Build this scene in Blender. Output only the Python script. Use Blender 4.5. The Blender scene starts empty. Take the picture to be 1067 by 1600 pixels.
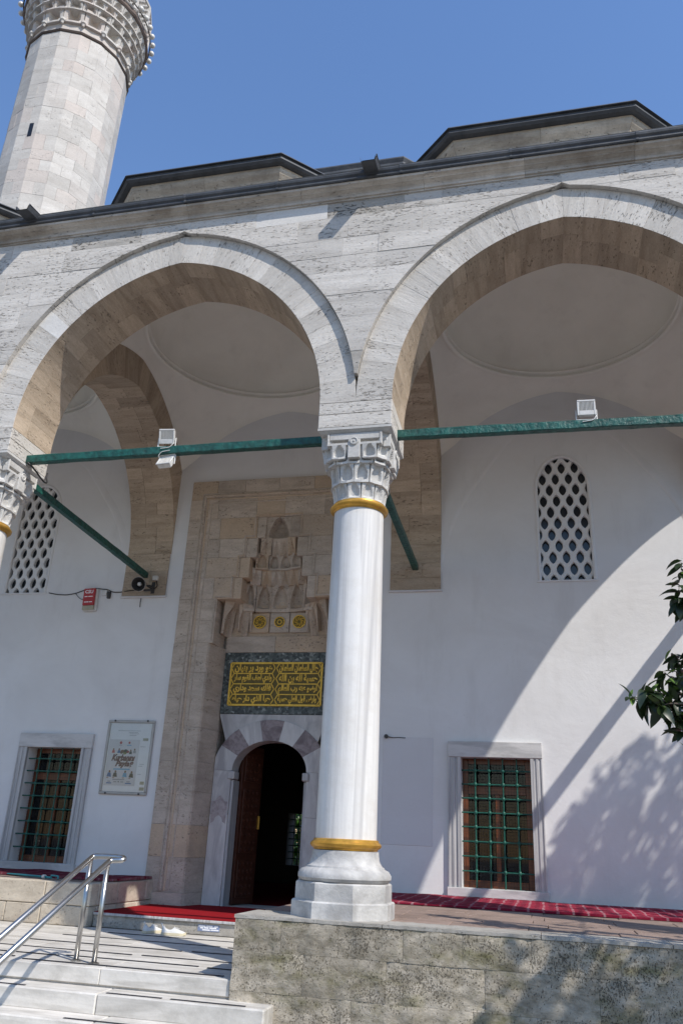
import bpy, math, random
from mathutils import Vector, Matrix
random.seed(7)
S = bpy.context.scene
COL = S.collection
PI = math.pi

# ------------------------------------------------------------------ camera
cam_d = bpy.data.cameras.new('camera')
cam = bpy.data.objects.new('camera', cam_d)
COL.objects.link(cam)
S.camera = cam
cam_d.sensor_fit = 'VERTICAL'
cam_d.sensor_height = 36.0
cam_d.lens = 1274.0 / 1600 * 36
cam_d.clip_end = 2000
_yaw, _pit, _rol = 0.2443, 0.3853, 0.0487
_f = Vector((-math.sin(_yaw) * math.cos(_pit), math.cos(_yaw) * math.cos(_pit), math.sin(_pit)))
_r = Vector((math.cos(_yaw), math.sin(_yaw), 0))
_u = _r.cross(_f)
_r2 = math.cos(_rol) * _r + math.sin(_rol) * _u
_u2 = -math.sin(_rol) * _r + math.cos(_rol) * _u
_m = Matrix((_r2, _u2, -_f)).transposed().to_4x4()
cam.matrix_world = Matrix.Translation((1.782, -7.932, 0.609)) @ _m

# ------------------------------------------------------------------ sky, sun, exposure
SUN = Vector((1.42, -1.0, 1.80)).normalized()
W = bpy.data.worlds.new('World')
S.world = W
W.use_nodes = True
wn = W.node_tree.nodes
wl = W.node_tree.links
bg = wn['Background']
sky = wn.new('ShaderNodeTexSky')
sky.sky_type = 'NISHITA'
sky.sun_disc = False
sky.sun_elevation = math.asin(SUN.z)
sky.sun_rotation = math.atan2(SUN.x, SUN.y)
sky.altitude = 50
sky.air_density = 2.0
sky.dust_density = 0.0
sky.ozone_density = 10.0
tint = wn.new('ShaderNodeMix')
tint.data_type = 'RGBA'
tint.blend_type = 'MULTIPLY'
tint.inputs[0].default_value = 1.0
tint.inputs[7].default_value = (1.08, 1.0, 1.09, 1)
wl.new(sky.outputs[0], tint.inputs[6])
wl.new(tint.outputs[2], bg.inputs[0])
bg.inputs[1].default_value = 0.15
sun_d = bpy.data.lights.new('sun', 'SUN')
sun_d.energy = 4.4
sun_d.angle = math.radians(0.53)
sun_d.color = (1.0, 0.94, 0.86)
sun = bpy.data.objects.new('sun', sun_d)
COL.objects.link(sun)
sun.rotation_euler = (-SUN).to_track_quat('-Z', 'Y').to_euler()
S.view_settings.view_transform = 'Standard'
S.view_settings.look = 'None'
S.view_settings.exposure = 0.06
S.view_settings.gamma = 1.0
S.view_settings.use_curve_mapping = False
S.cycles.max_bounces = 8
S.cycles.diffuse_bounces = 5

# ------------------------------------------------------------------ dimensions (metres; z = 0 is the portico floor)
B = 4.6            # column spacing
H = 0.403          # half thickness of arcade
D = 4.217          # face of the mosque wall
FACE = -0.46       # spandrel face
ZS = 5.05          # arch springing
RI, CC = 2.19, 0.29
RO = 2.59          # extrados on the front
ZAB = 4.745        # top of abacus
GROUND = -1.08
LAND = -0.50
PC = -2.3          # centre of portal


# ------------------------------------------------------------------ helpers
def link(o, parent=None):
    COL.objects.link(o)
    if parent is not None:
        o.parent = parent
        o.matrix_parent_inverse = WORLD[parent.name].inverted() if parent.name in WORLD else Matrix()
    return o


WORLD = {}


def thing(name, label, cat, loc=(0, 0, 0), group=None):
    o = bpy.data.objects.new(name, None)
    o.empty_display_size = 0.2
    COL.objects.link(o)
    o.location = loc
    WORLD[o.name] = Matrix.Translation(loc)
    o['label'] = label
    o['category'] = cat
    if group:
        o['group'] = group
    return o


def tag(o, label, cat, group=None):
    o['label'] = label
    o['category'] = cat
    if group:
        o['group'] = group
    return o


def mesh_obj(name, me, parent=None, M=None):
    o = bpy.data.objects.new(name, me)
    link(o, parent)
    if M is not None:
        o.matrix_basis = M
        WORLD[o.name] = M.copy()
    return o


def mk(name, verts, faces, mat, parent=None, M=None, smooth=False):
    """verts in world space; M (optional) is the object's own frame"""
    if M is not None:
        Mi = M.inverted()
        verts = [Mi @ Vector(v) for v in verts]
    me = bpy.data.meshes.new(name)
    me.from_pydata([tuple(v) for v in verts], [], faces)
    if isinstance(mat, (list, tuple)):
        for m_ in mat:
            me.materials.append(m_)
    else:
        me.materials.append(mat)
    me.validate()
    me.update()
    if smooth:
        me.polygons.foreach_set('use_smooth', [True] * len(me.polygons))
    return mesh_obj(name, me, parent, M)


class MB:
    """collects pieces of one mesh"""
    def __init__(s):
        s.v = []
        s.f = []

    def add(s, v, f):
        n = len(s.v)
        s.v += [tuple(p) for p in v]
        s.f += [tuple(i + n for i in q) for q in f]
        return s

    def box(s, x0, x1, y0, y1, z0, z1, c=0.0):
        v, f = boxgeo(x0, x1, y0, y1, z0, z1, c)
        return s.add(v, f)

    def tube(s, pts, r, n=10, caps=True):
        v, f = tubegeo(pts, r, n, caps)
        return s.add(v, f)

    def lathe(s, prof, c=(0, 0, 0), n=32):
        v, f = lathegeo(prof, c, n)
        return s.add(v, f)

    def build(s, name, mat, parent=None, smooth=False, M=None):
        return mk(name, s.v, s.f, mat, parent, M, smooth)


def boxgeo(x0, x1, y0, y1, z0, z1, c=0.0):
    if c <= 0:
        v = [(x0, y0, z0), (x1, y0, z0), (x1, y1, z0), (x0, y1, z0), (x0, y0, z1), (x1, y0, z1), (x1, y1, z1), (x0, y1, z1)]
        f = [(0, 3, 2, 1), (4, 5, 6, 7), (0, 1, 5, 4), (1, 2, 6, 5), (2, 3, 7, 6), (3, 0, 4, 7)]
        return v, f
    v = []
    for sx in (0, 1):
        for sy in (0, 1):
            for sz in (0, 1):
                X = (x0, x1)[sx]; Y = (y0, y1)[sy]; Z = (z0, z1)[sz]
                ix = c if sx == 0 else -c; iy = c if sy == 0 else -c; iz = c if sz == 0 else -c
                v += [(X, Y + iy, Z + iz), (X + ix, Y, Z + iz), (X + ix, Y + iy, Z)]
    def i(sx, sy, sz, k): return ((sx * 2 + sy) * 2 + sz) * 3 + k
    f = []
    f.append((i(0,0,0,0), i(0,0,1,0), i(0,1,1,0), i(0,1,0,0)))
    f.append((i(1,0,0,0), i(1,1,0,0), i(1,1,1,0), i(1,0,1,0)))
    f.append((i(0,0,0,1), i(1,0,0,1), i(1,0,1,1), i(0,0,1,1)))
    f.append((i(0,1,0,1), i(0,1,1,1), i(1,1,1,1), i(1,1,0,1)))
    f.append((i(0,0,0,2), i(0,1,0,2), i(1,1,0,2), i(1,0,0,2)))
    f.append((i(0,0,1,2), i(1,0,1,2), i(1,1,1,2), i(0,1,1,2)))
    for a in (0, 1):
        for b in (0, 1):
            f.append((i(a,b,0,0), i(a,b,0,1), i(a,b,1,1), i(a,b,1,0)))
            f.append((i(a,0,b,0), i(a,0,b,2), i(a,1,b,2), i(a,1,b,0)))
            f.append((i(0,a,b,1), i(0,a,b,2), i(1,a,b,2), i(1,a,b,1)))
    for a in (0, 1):
        for b in (0, 1):
            for d in (0, 1):
                f.append((i(a,b,d,0), i(a,b,d,1), i(a,b,d,2)))
    return v, f


def box(name, x0, x1, y0, y1, z0, z1, mat, parent=None, c=0.0, smooth=False):
    v, f = boxgeo(x0, x1, y0, y1, z0, z1, c)
    return mk(name, v, f, mat, parent, None, smooth)


def prismgeo(poly, y0, y1, ch=0.006):
    """poly: list of (a,b) counter-clockwise seen from the front (y0 side); front edge chamfered. returns verts as (a,y,b)"""
    n = len(poly)
    cx = sum(p[0] for p in poly) / n
    cz = sum(p[1] for p in poly) / n
    def ins(d):
        out = []
        for k in range(n):
            p0 = Vector(poly[k - 1]); p1 = Vector(poly[k]); p2 = Vector(poly[(k + 1) % n])
            e1 = (p1 - p0); e2 = (p2 - p1)
            if e1.length < 1e-6 or e2.length < 1e-6:
                out.append(p1); continue
            n1 = Vector((-e1.y, e1.x)).normalized(); n2 = Vector((-e2.y, e2.x)).normalized()
            m = n1 + n2
            if m.length < 1e-4:
                m = n1
            m.normalize()
            k_ = max(0.35, m.dot(n1))
            out.append(p1 + m * (d / k_))
        return out
    area = sum(poly[k - 1][0] * poly[k][1] - poly[k][0] * poly[k - 1][1] for k in range(n)) / 2
    s = 1 if area > 0 else -1
    q = ins(s * ch)
    v = [(p.x, y0, p.y) for p in q] + [(p[0], y0 + ch * 0.8, p[1]) for p in poly] + [(p[0], y1, p[1]) for p in poly]
    f = [tuple(range(n)) if s > 0 else tuple(reversed(range(n)))]
    for k in range(n):
        k2 = (k + 1) % n
        if s > 0:
            f.append((k, n + k, n + k2, k2)); f.append((n + k, 2 * n + k, 2 * n + k2, n + k2))
        else:
            f.append((k2, n + k2, n + k, k)); f.append((n + k2, 2 * n + k2, 2 * n + k, n + k))
    f.append(tuple(range(2 * n, 3 * n))[::-1] if s > 0 else tuple(range(2 * n, 3 * n)))
    return v, f


def tubegeo(pts, r, n=10, caps=True):
    pts = [Vector(p) for p in pts]
    v = []; f = []
    m = len(pts)
    up = Vector((0, 0, 1))
    prev = None
    for i, p in enumerate(pts):
        t = (pts[min(i + 1, m - 1)] - pts[max(i - 1, 0)]).normalized()
        if prev is None:
            a = t.cross(up)
            if a.length < 1e-3:
                a = t.cross(Vector((1, 0, 0)))
            a.normalize()
        else:
            a = prev - t * prev.dot(t)
            a.normalize()
        prev = a
        b = t.cross(a)
        rr = r[i] if isinstance(r, (list, tuple)) else r
        for k in range(n):
            an = 2 * PI * k / n
            v.append(p + a * (rr * math.cos(an)) + b * (rr * math.sin(an)))
    for i in range(m - 1):
        for k in range(n):
            k2 = (k + 1) % n
            f.append((i * n + k, i * n + k2, (i + 1) * n + k2, (i + 1) * n + k))
    if caps:
        f.append(tuple(range(n))[::-1])
        f.append(tuple(range((m - 1) * n, m * n)))
    return v, f


def lathegeo(prof, c=(0, 0, 0), n=32):
    """prof: (radius,z) list"""
    v = []; f = []
    for (r, z) in prof:
        for k in range(n):
            a = 2 * PI * k / n
            v.append((c[0] + r * math.cos(a), c[1] + r * math.sin(a), c[2] + z))
    for i in range(len(prof) - 1):
        for k in range(n):
            k2 = (k + 1) % n
            f.append((i * n + k, i * n + k2, (i + 1) * n + k2, (i + 1) * n + k))
    return v, f


def smooth_path(pts, r=0.06, n=5):
    """round the corners of a polyline"""
    pts = [Vector(p) for p in pts]
    out = [pts[0]]
    for i in range(1, len(pts) - 1):
        a, b, c = pts[i - 1], pts[i], pts[i + 1]
        d1 = min(r, (a - b).length * 0.45); d2 = min(r, (c - b).length * 0.45)
        p0 = b + (a - b).normalized() * d1; p2 = b + (c - b).normalized() * d2
        for k in range(n + 1):
            t = k / n
            out.append(p0 * (1 - t) ** 2 + b * 2 * t * (1 - t) + p2 * t * t)
    out.append(pts[-1])
    return out


def shade_smooth_angle(o, ang=40):
    me = o.data
    me.polygons.foreach_set('use_smooth', [True] * len(me.polygons))
    try:
        me.set_sharp_from_angle(angle=math.radians(ang))
    except Exception:
        pass
    return o


def copy_tree(o, parent=None, delta=None):
    c = o.copy()
    COL.objects.link(c)
    if parent is not None:
        c.parent = parent
    for ch in list(o.children):
        copy_tree(ch, c)
    return c


def text_mesh(body, size, extrude, align='CENTER', shear=0.0, space=1.0, offset=0.0):
    cu = bpy.data.curves.new('lettering', 'FONT')
    cu.body = body
    cu.size = size
    cu.extrude = extrude
    cu.align_x = align
    cu.align_y = 'CENTER'
    cu.shear = shear
    cu.space_character = space
    cu.offset = offset
    cu.resolution_u = 2
    o = bpy.data.objects.new('lettering', cu)
    COL.objects.link(o)
    dg = bpy.context.evaluated_depsgraph_get()
    me = bpy.data.meshes.new_from_object(o.evaluated_get(dg))
    bpy.data.objects.remove(o)
    return me


def place_text(name, body, size, loc, mat, parent, extrude=0.002, width=None, height=None, M=None, **k):
    me = text_mesh(body, size, extrude, **k)
    vs = [v.co.copy() for v in me.vertices]
    if vs and (width or height):
        x0 = min(v.x for v in vs); x1 = max(v.x for v in vs); y0 = min(v.y for v in vs); y1 = max(v.y for v in vs)
        sx = width / max(1e-6, x1 - x0) if width else 1
        sy = height / max(1e-6, y1 - y0) if height else sx
        if not width:
            sx = sy
        for v in me.vertices:
            v.co.x = (v.co.x - (x0 + x1) / 2) * sx
            v.co.y = (v.co.y - (y0 + y1) / 2) * sy
    me.materials.clear()
    me.materials.append(mat)
    # text lies in local xy; stand it up facing -y
    R = Matrix.Rotation(PI / 2, 4, 'X')
    T = Matrix.Translation(loc) @ (M if M is not None else Matrix()) @ R
    me.transform(T)
    return mesh_obj(name, me, parent)


# ------------------------------------------------------------------ materials
def nmat(name):
    m = bpy.data.materials.new(name)
    m.use_nodes = True
    nt = m.node_tree
    return m, nt, nt.nodes['Principled BSDF']


def N(nt, typ, **kw):
    n = nt.nodes.new(typ)
    for k, v in kw.items():
        if k.startswith('i_'):
            n.inputs[k[2:].replace('_', ' ')].default_value = v
        else:
            setattr(n, k, v)
    return n


def LK(nt, a, b):
    nt.links.new(a, b)


def mapping(nt, src, scale, loc=None):
    mp = N(nt, 'ShaderNodeMapping')
    mp.inputs['Scale'].default_value = scale
    if loc is not None:
        mp.inputs['Location'].default_value = loc
    LK(nt, src, mp.inputs[0])
    return mp.outputs[0]


def noise(nt, vec, scale=1.0, detail=5.0, rough=0.6, dist=0.0):
    n = N(nt, 'ShaderNodeTexNoise')
    n.inputs['Scale'].default_value = scale
    n.inputs['Detail'].default_value = detail
    n.inputs['Roughness'].default_value = rough
    n.inputs['Distortion'].default_value = dist
    LK(nt, vec, n.inputs['Vector'])
    return n.outputs['Fac']


def ramp(nt, src, stops):
    r = N(nt, 'ShaderNodeValToRGB')
    while len(r.color_ramp.elements) < len(stops):
        r.color_ramp.elements.new(0.5)
    for e, (p, c) in zip(r.color_ramp.elements, stops):
        e.position = p
        e.color = c if len(c) == 4 else (*c, 1)
    LK(nt, src, r.inputs[0])
    return r.outputs[0]


def g(v): return (v, v, v, 1)


def mix(nt, fac, a, b, mode='MIX'):
    m = N(nt, 'ShaderNodeMix', data_type='RGBA', blend_type=mode)
    for sock, val in ((m.inputs[0], fac), (m.inputs[6], a), (m.inputs[7], b)):
        if hasattr(val, 'links') or hasattr(val, 'is_linked'):
            LK(nt, val, sock)
        else:
            sock.default_value = val if not isinstance(val, tuple) or len(val) == 4 else (*val, 1)
    return m.outputs[2]


def math_(nt, op, a, b=None):
    m = N(nt, 'ShaderNodeMath', operation=op)
    for sock, val in ((m.inputs[0], a), (m.inputs[1], b)):
        if val is None:
            continue
        if hasattr(val, 'is_linked'):
            LK(nt, val, sock)
        else:
            sock.default_value = val
    return m.outputs[0]


def randvec(nt):
    tc = N(nt, 'ShaderNodeTexCoord')
    oi = N(nt, 'ShaderNodeObjectInfo')
    c = N(nt, 'ShaderNodeCombineXYZ')
    for k, s in enumerate((7.3, 13.7, 5.1)):
        LK(nt, math_(nt, 'MULTIPLY', oi.outputs['Random'], s), c.inputs[k])
    a = N(nt, 'ShaderNodeVectorMath', operation='ADD')
    LK(nt, tc.outputs['Object'], a.inputs[0])
    LK(nt, c.outputs[0], a.inputs[1])
    return a.outputs[0], tc.outputs['Object'], oi.outputs['Random']


def bump(nt, bsdf, h, strength=0.3, dist=0.02, prev=None):
    b = N(nt, 'ShaderNodeBump')
    b.inputs['Strength'].default_value = strength
    b.inputs['Distance'].default_value = dist
    LK(nt, h, b.inputs['Height'])
    if prev is not None:
        LK(nt, prev, b.inputs['Normal'])
    LK(nt, b.outputs[0], bsdf.inputs['Normal'])
    return b.outputs[0]


def stone(name, light, dark, stain, pit=0.6, streak=(1.6, 1.6, 15.0), stains=0.5, var=0.3, bumps=0.55, pitpos=0.60, moss=None, warm=None, pits_s=11.0):
    m, nt, b = nmat(name)
    v, raw, rnd = randvec(nt)
    n1 = noise(nt, mapping(nt, v, streak), 1.0, 8, 0.68, 0.4)
    c = ramp(nt, n1, [(0.32, dark), (0.62, light)])
    # per-block tone
    tone = N(nt, 'ShaderNodeMapRange')
    LK(nt, rnd, tone.inputs[0])
    tone.inputs['To Min'].default_value = 1 - var
    tone.inputs['To Max'].default_value = 1 + var * 0.45
    cm = N(nt, 'ShaderNodeVectorMath', operation='SCALE')
    LK(nt, c, cm.inputs[0])
    LK(nt, tone.outputs[0], cm.inputs['Scale'])
    c = cm.outputs[0]
    if warm:
        r2 = math_(nt, 'FRACT', math_(nt, 'MULTIPLY', rnd, 17.31))
        c = mix(nt, ramp(nt, r2, [(0.55, g(0)), (0.95, g(0.75))]), c, warm)
    n3 = noise(nt, mapping(nt, raw, (0.9, 0.9, 1.3)), 1.0, 6, 0.62, 0.6)
    sm = ramp(nt, n3, [(0.48, g(0)), (0.72, g(stains))])
    c = mix(nt, sm, c, stain)
    # soft rain streaks
    n5 = noise(nt, mapping(nt, raw, (5.0, 5.0, 0.55)), 1.0, 4, 0.55)
    c = mix(nt, ramp(nt, n5, [(0.55, g(0)), (0.8, g(0.35 * stains))]), c, stain)
    if moss:
        nm = noise(nt, mapping(nt, raw, (1.1, 1.1, 2.2)), 1.7, 7, 0.7)
        c = mix(nt, ramp(nt, nm, [(0.50, g(0)), (0.66, g(0.7))]), c, moss)
    n2 = noise(nt, mapping(nt, v, (streak[0] * pits_s, streak[1] * pits_s, streak[2] * pits_s * 0.42)), 1.0, 4, 0.62)
    n4 = noise(nt, mapping(nt, v, (1.1, 1.1, 2.3)), 1.6, 3, 0.5)
    lo = N(nt, 'ShaderNodeMapRange')
    LK(nt, n4, lo.inputs[0])
    lo.inputs['From Min'].default_value = 0.35
    lo.inputs['From Max'].default_value = 0.65
    lo.inputs['To Min'].default_value = pitpos + 0.10
    lo.inputs['To Max'].default_value = pitpos - 0.02
    d = math_(nt, 'SUBTRACT', n2, lo.outputs[0])
    pm = N(nt, 'ShaderNodeMapRange')
    LK(nt, d, pm.inputs[0])
    pm.inputs['From Min'].default_value = 0.0
    pm.inputs['From Max'].default_value = 0.05
    pits = pm.outputs[0]
    c = mix(nt, math_(nt, 'MULTIPLY', pits, pit), c, tuple(x * 0.28 for x in dark[:3]))
    fine = noise(nt, mapping(nt, v, (30, 30, 60)), 1.0, 4, 0.7)
    c = mix(nt, 0.22, c, ramp(nt, fine, [(0.3, g(0.12)), (0.7, g(1.0))]), 'MULTIPLY')
    LK(nt, c, b.inputs['Base Color'])
    b.inputs['Roughness'].default_value = 0.88
    b.inputs['Specular IOR Level'].default_value = 0.25
    h1 = math_(nt, 'ADD', math_(nt, 'MULTIPLY', n1, 0.5), math_(nt, 'MULTIPLY', fine, 0.18))
    h = math_(nt, 'SUBTRACT', h1, math_(nt, 'MULTIPLY', pits, 0.9))
    bump(nt, b, h, bumps, 0.02)
    return m


def simple(name, col, rough=0.6, metal=0.0, spec=0.5, var=0.0, nscale=8.0, bmp=0.0, coat=0.0, dirt=None):
    m, nt, b = nmat(name)
    b.inputs['Roughness'].default_value = rough
    b.inputs['Metallic'].default_value = metal
    b.inputs['Specular IOR Level'].default_value = spec
    b.inputs['Coat Weight'].default_value = coat
    v, raw, rnd = randvec(nt)
    n1 = noise(nt, mapping(nt, v, (nscale,) * 3), 1.0, 6, 0.6)
    lo = tuple(c * (1 - var) for c in col)
    hi = tuple(min(1, c * (1 + var * 0.6)) for c in col)
    c = ramp(nt, n1, [(0.3, lo), (0.7, hi)])
    if dirt:
        n2 = noise(nt, mapping(nt, v, (1.3, 1.3, 1.3)), 1.0, 7, 0.66)
        c = mix(nt, ramp(nt, n2, [(0.5, g(0)), (0.75, g(0.55))]), c, dirt)
    LK(nt, c, b.inputs['Base Color'])
    if bmp:
        bump(nt, b, n1, bmp, 0.02)
    return m


def marble(name, base, vein, scale=(9, 9, 0.35), rough=0.45, amt=0.6, bmp=0.1, dirt=None, var=0.0):
    m, nt, b = nmat(name)
    v, raw, rnd = randvec(nt)
    n1 = noise(nt, mapping(nt, v, scale), 1.0, 6, 0.6, 0.8)
    n2 = noise(nt, mapping(nt, v, tuple(s * 3.1 for s in scale)), 1.0, 4, 0.6, 0.3)
    c = ramp(nt, n1, [(0.36, vein), (0.52, base), (0.62, base), (0.74, tuple(x * 0.9 for x in base))])
    fac = ramp(nt, n2, [(0.35, g(amt)), (0.55, g(0))])
    c = mix(nt, fac, c, vein)
    if var:
        tone = N(nt, 'ShaderNodeMapRange')
        LK(nt, rnd, tone.inputs[0])
        tone.inputs['To Min'].default_value = 1 - var
        tone.inputs['To Max'].default_value = 1
        cm = N(nt, 'ShaderNodeVectorMath', operation='SCALE')
        LK(nt, c, cm.inputs[0]); LK(nt, tone.outputs[0], cm.inputs['Scale'])
        c = cm.outputs[0]
    if dirt:
        n3 = noise(nt, mapping(nt, raw, (2.2, 2.2, 3.0)), 1.0, 8, 0.7)
        c = mix(nt, ramp(nt, n3, [(0.46, g(0)), (0.72, g(0.7))]), c, dirt)
    LK(nt, c, b.inputs['Base Color'])
    b.inputs['Roughness'].default_value = rough
    b.inputs['Specular IOR Level'].default_value = 0.35
    fine = noise(nt, mapping(nt, v, (18, 18, 18)), 1.0, 5, 0.65)
    bump(nt, b, fine, bmp, 0.015)
    return m


M_trav = stone('travertine_facade', (0.70, 0.66, 0.605), (0.56, 0.525, 0.475), (0.40, 0.37, 0.33), pit=0.55, stains=0.6, var=0.13, bumps=0.8, streak=(1.1, 1.1, 11.0), pitpos=0.575, pits_s=15)
M_new = stone('replaced_stone', (0.76, 0.735, 0.695), (0.68, 0.655, 0.615), (0.55, 0.52, 0.475), pit=0.15, stains=0.25, var=0.08, bumps=0.25, streak=(1.1, 1.1, 6.0), pitpos=0.63, pits_s=13)
M_old = stone('pitted_stone', (0.56, 0.525, 0.475), (0.40, 0.375, 0.335), (0.24, 0.225, 0.20), pit=0.8, stains=0.5, var=0.12, bumps=0.9, streak=(1.4, 1.4, 10.0), pitpos=0.56, pits_s=12)
M_vous = stone('travertine_voussoir', (0.71, 0.67, 0.61), (0.58, 0.54, 0.485), (0.43, 0.395, 0.345), pit=0.55, stains=0.4, var=0.15, bumps=0.8, streak=(1.1, 1.1, 11.0), pitpos=0.58, pits_s=15)
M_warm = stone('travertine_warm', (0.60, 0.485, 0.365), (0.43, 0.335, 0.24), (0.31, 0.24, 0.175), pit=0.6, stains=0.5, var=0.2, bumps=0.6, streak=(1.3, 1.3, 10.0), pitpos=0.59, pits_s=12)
M_minar = stone('minaret_limestone', (0.68, 0.65, 0.60), (0.57, 0.535, 0.485), (0.40, 0.375, 0.34), pit=0.5, stains=0.45, var=0.13, warm=(0.64, 0.56, 0.50), bumps=0.5, streak=(2.0, 2.0, 6.0))
M_capst = stone('carved_marble', (0.68, 0.665, 0.635), (0.56, 0.545, 0.515), (0.34, 0.315, 0.27), pit=0.2, streak=(6, 6, 6), stains=0.45, var=0.1, bumps=0.3)
M_port = stone('portal_stone', (0.65, 0.555, 0.465), (0.48, 0.40, 0.325), (0.33, 0.28, 0.235), pit=0.6, stains=0.5, var=0.16, bumps=0.6, warm=(0.60, 0.45, 0.31), streak=(2.2, 2.2, 9.0))
M_plat = stone('platform_stone', (0.56, 0.495, 0.395), (0.25, 0.215, 0.155), (0.13, 0.115, 0.085), pit=0.5, streak=(7, 7, 12.0), stains=0.85, var=0.12, bumps=1.0, pitpos=0.56, moss=(0.15, 0.14, 0.045), pits_s=11)
M_cope = stone('coping_stone', (0.52, 0.49, 0.435), (0.38, 0.355, 0.31), (0.25, 0.23, 0.19), pit=0.4, streak=(6, 6, 8), stains=0.55, var=0.12, bumps=0.7)
M_cream2 = stone('cream_stone', (0.70, 0.62, 0.50), (0.52, 0.45, 0.36), (0.33, 0.28, 0.22), pit=0.4, streak=(3, 3, 6), stains=0.5, var=0.14, bumps=0.6)
M_corn = stone('cornice_stone', (0.70, 0.645, 0.57), (0.52, 0.46, 0.39), (0.22, 0.175, 0.13), pit=0.6, stains=0.8, var=0.22, streak=(1.2, 6.0, 6.0))
M_brown = stone('drum_stone', (0.68, 0.60, 0.49), (0.46, 0.39, 0.305), (0.22, 0.185, 0.15), pit=0.7, stains=0.75, var=0.25, streak=(2, 2, 9))
M_pave = stone('terracotta_paving', (0.36, 0.265, 0.22), (0.25, 0.185, 0.15), (0.17, 0.14, 0.12), pit=0.3, streak=(5, 5, 5), stains=0.4, var=0.16)
M_mortar = simple('mortar', (0.50, 0.47, 0.43), 0.95, var=0.2, nscale=30, bmp=0.3)
M_mortw = simple('mortar_warm', (0.34, 0.30, 0.25), 0.95, var=0.2, nscale=30, bmp=0.3)


def plaster(name, col, dirt, amt=0.25, base_dirt=False):
    m, nt, b = nmat(name)
    v, raw, rnd = randvec(nt)
    n1 = noise(nt, mapping(nt, raw, (0.7, 0.7, 0.9)), 1.0, 7, 0.62, 0.5)
    n2 = noise(nt, mapping(nt, raw, (7, 7, 7)), 1.0, 6, 0.6)
    n3 = noise(nt, mapping(nt, raw, (3, 3, 0.7)), 1.0, 6, 0.65)
    c = mix(nt, ramp(nt, n1, [(0.4, g(0)), (0.75, g(amt))]), col, dirt)
    c = mix(nt, ramp(nt, n3, [(0.56, g(0)), (0.78, g(amt * 0.8))]), c, dirt)
    n4 = noise(nt, mapping(nt, raw, (26, 26, 26)), 1.0, 3, 0.5)
    c = mix(nt, ramp(nt, n4, [(0.70, g(0)), (0.76, g(0.35))]), c, dirt)
    LK(nt, c, b.inputs['Base Color'])
    b.inputs['Roughness'].default_value = 0.9
    b.inputs['Specular IOR Level'].default_value = 0.15
    h = math_(nt, 'ADD', math_(nt, 'MULTIPLY', n2, 0.25), math_(nt, 'MULTIPLY', n1, 1.2))
    bump(nt, b, h, 0.38, 0.03)
    return m


M_plas = plaster('white_plaster', (0.74, 0.737, 0.735), (0.575, 0.56, 0.545), 0.5)
M_vault = plaster('vault_plaster', (0.87, 0.845, 0.775), (0.68, 0.655, 0.595), 0.6)
M_patch = plaster('patched_plaster', (0.66, 0.655, 0.665), (0.54, 0.53, 0.53), 0.4)
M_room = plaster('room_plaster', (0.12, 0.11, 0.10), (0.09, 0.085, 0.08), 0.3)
M_shaft = marble('column_marble', (0.745, 0.725, 0.69), (0.50, 0.485, 0.475), (5.5, 5.5, 0.16), 0.42, 0.4, 0.14, dirt=(0.60, 0.565, 0.51))
M_base = marble('base_marble', (0.58, 0.565, 0.535), (0.40, 0.39, 0.375), (3, 3, 4), 0.65, 0.5, 0.4, dirt=(0.25, 0.235, 0.21))
M_grey = marble('window_marble', (0.54, 0.535, 0.53), (0.34, 0.34, 0.345), (14, 6, 0.4), 0.55, 0.5, 0.15, var=0.1)
M_greyh = marble('lintel_marble', (0.58, 0.57, 0.56), (0.40, 0.395, 0.39), (1.2, 6, 5), 0.55, 0.35, 0.15)
M_mauve = marble('mauve_inlay', (0.42, 0.375, 0.375), (0.26, 0.225, 0.23), (9, 9, 9), 0.5, 0.6, 0.1)
M_white = marble('door_marble', (0.60, 0.59, 0.58), (0.38, 0.37, 0.375), (2.6, 2.6, 0.9), 0.5, 0.4, 0.12, var=0.08)
M_purple = marble('purple_breccia', (0.30, 0.255, 0.26), (0.165, 0.13, 0.135), (5, 5, 5), 0.5, 0.7, 0.12)
M_step = marble('step_marble', (0.73, 0.695, 0.635), (0.52, 0.49, 0.44), (0.8, 6, 6), 0.55, 0.35, 0.2, dirt=(0.33, 0.31, 0.27), var=0.1)
M_lead = simple('lead', (0.075, 0.08, 0.088), 0.62, 0.25, var=0.35, nscale=6, bmp=0.35, dirt=(0.15, 0.15, 0.15))
M_leadtop = simple('weathered_lead', (0.23, 0.235, 0.235), 0.75, 0.1, var=0.3, nscale=5, bmp=0.3, dirt=(0.33, 0.32, 0.29))
M_gold = simple('gilded_bronze', (0.66, 0.36, 0.06), 0.38, 0.55, var=0.3, nscale=9, bmp=0.15, dirt=(0.20, 0.10, 0.025))
M_goldp = simple('gold_leaf', (0.80, 0.50, 0.06), 0.42, 0.15, var=0.2, nscale=20)
M_goldbg = simple('dark_gilt_ground', (0.13, 0.095, 0.018), 0.55, 0.1, var=0.4, nscale=25, bmp=0.3)
M_green = simple('green_painted_iron', (0.008, 0.09, 0.07), 0.45, 0.0, var=0.55, nscale=16, bmp=0.9, dirt=(0.035, 0.06, 0.045))
M_grill = simple('green_grille_iron', (0.010, 0.095, 0.068), 0.38, 0.0, var=0.3, nscale=20, bmp=0.3)
M_wood = simple('varnished_wood', (0.17, 0.046, 0.012), 0.38, 0.0, var=0.4, nscale=7, bmp=0.1, coat=0.3)
M_door = simple('carved_door_wood', (0.085, 0.028, 0.015), 0.5, 0.0, var=0.4, nscale=9, bmp=0.2)
M_steel = simple('brushed_steel', (0.50, 0.49, 0.47), 0.3, 1.0, var=0.08, nscale=40)
M_black = simple('black_strip', (0.022, 0.023, 0.03), 0.75, var=0.4, nscale=30)
M_cable = simple('black_cable', (0.02, 0.02, 0.021), 0.5)
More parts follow.
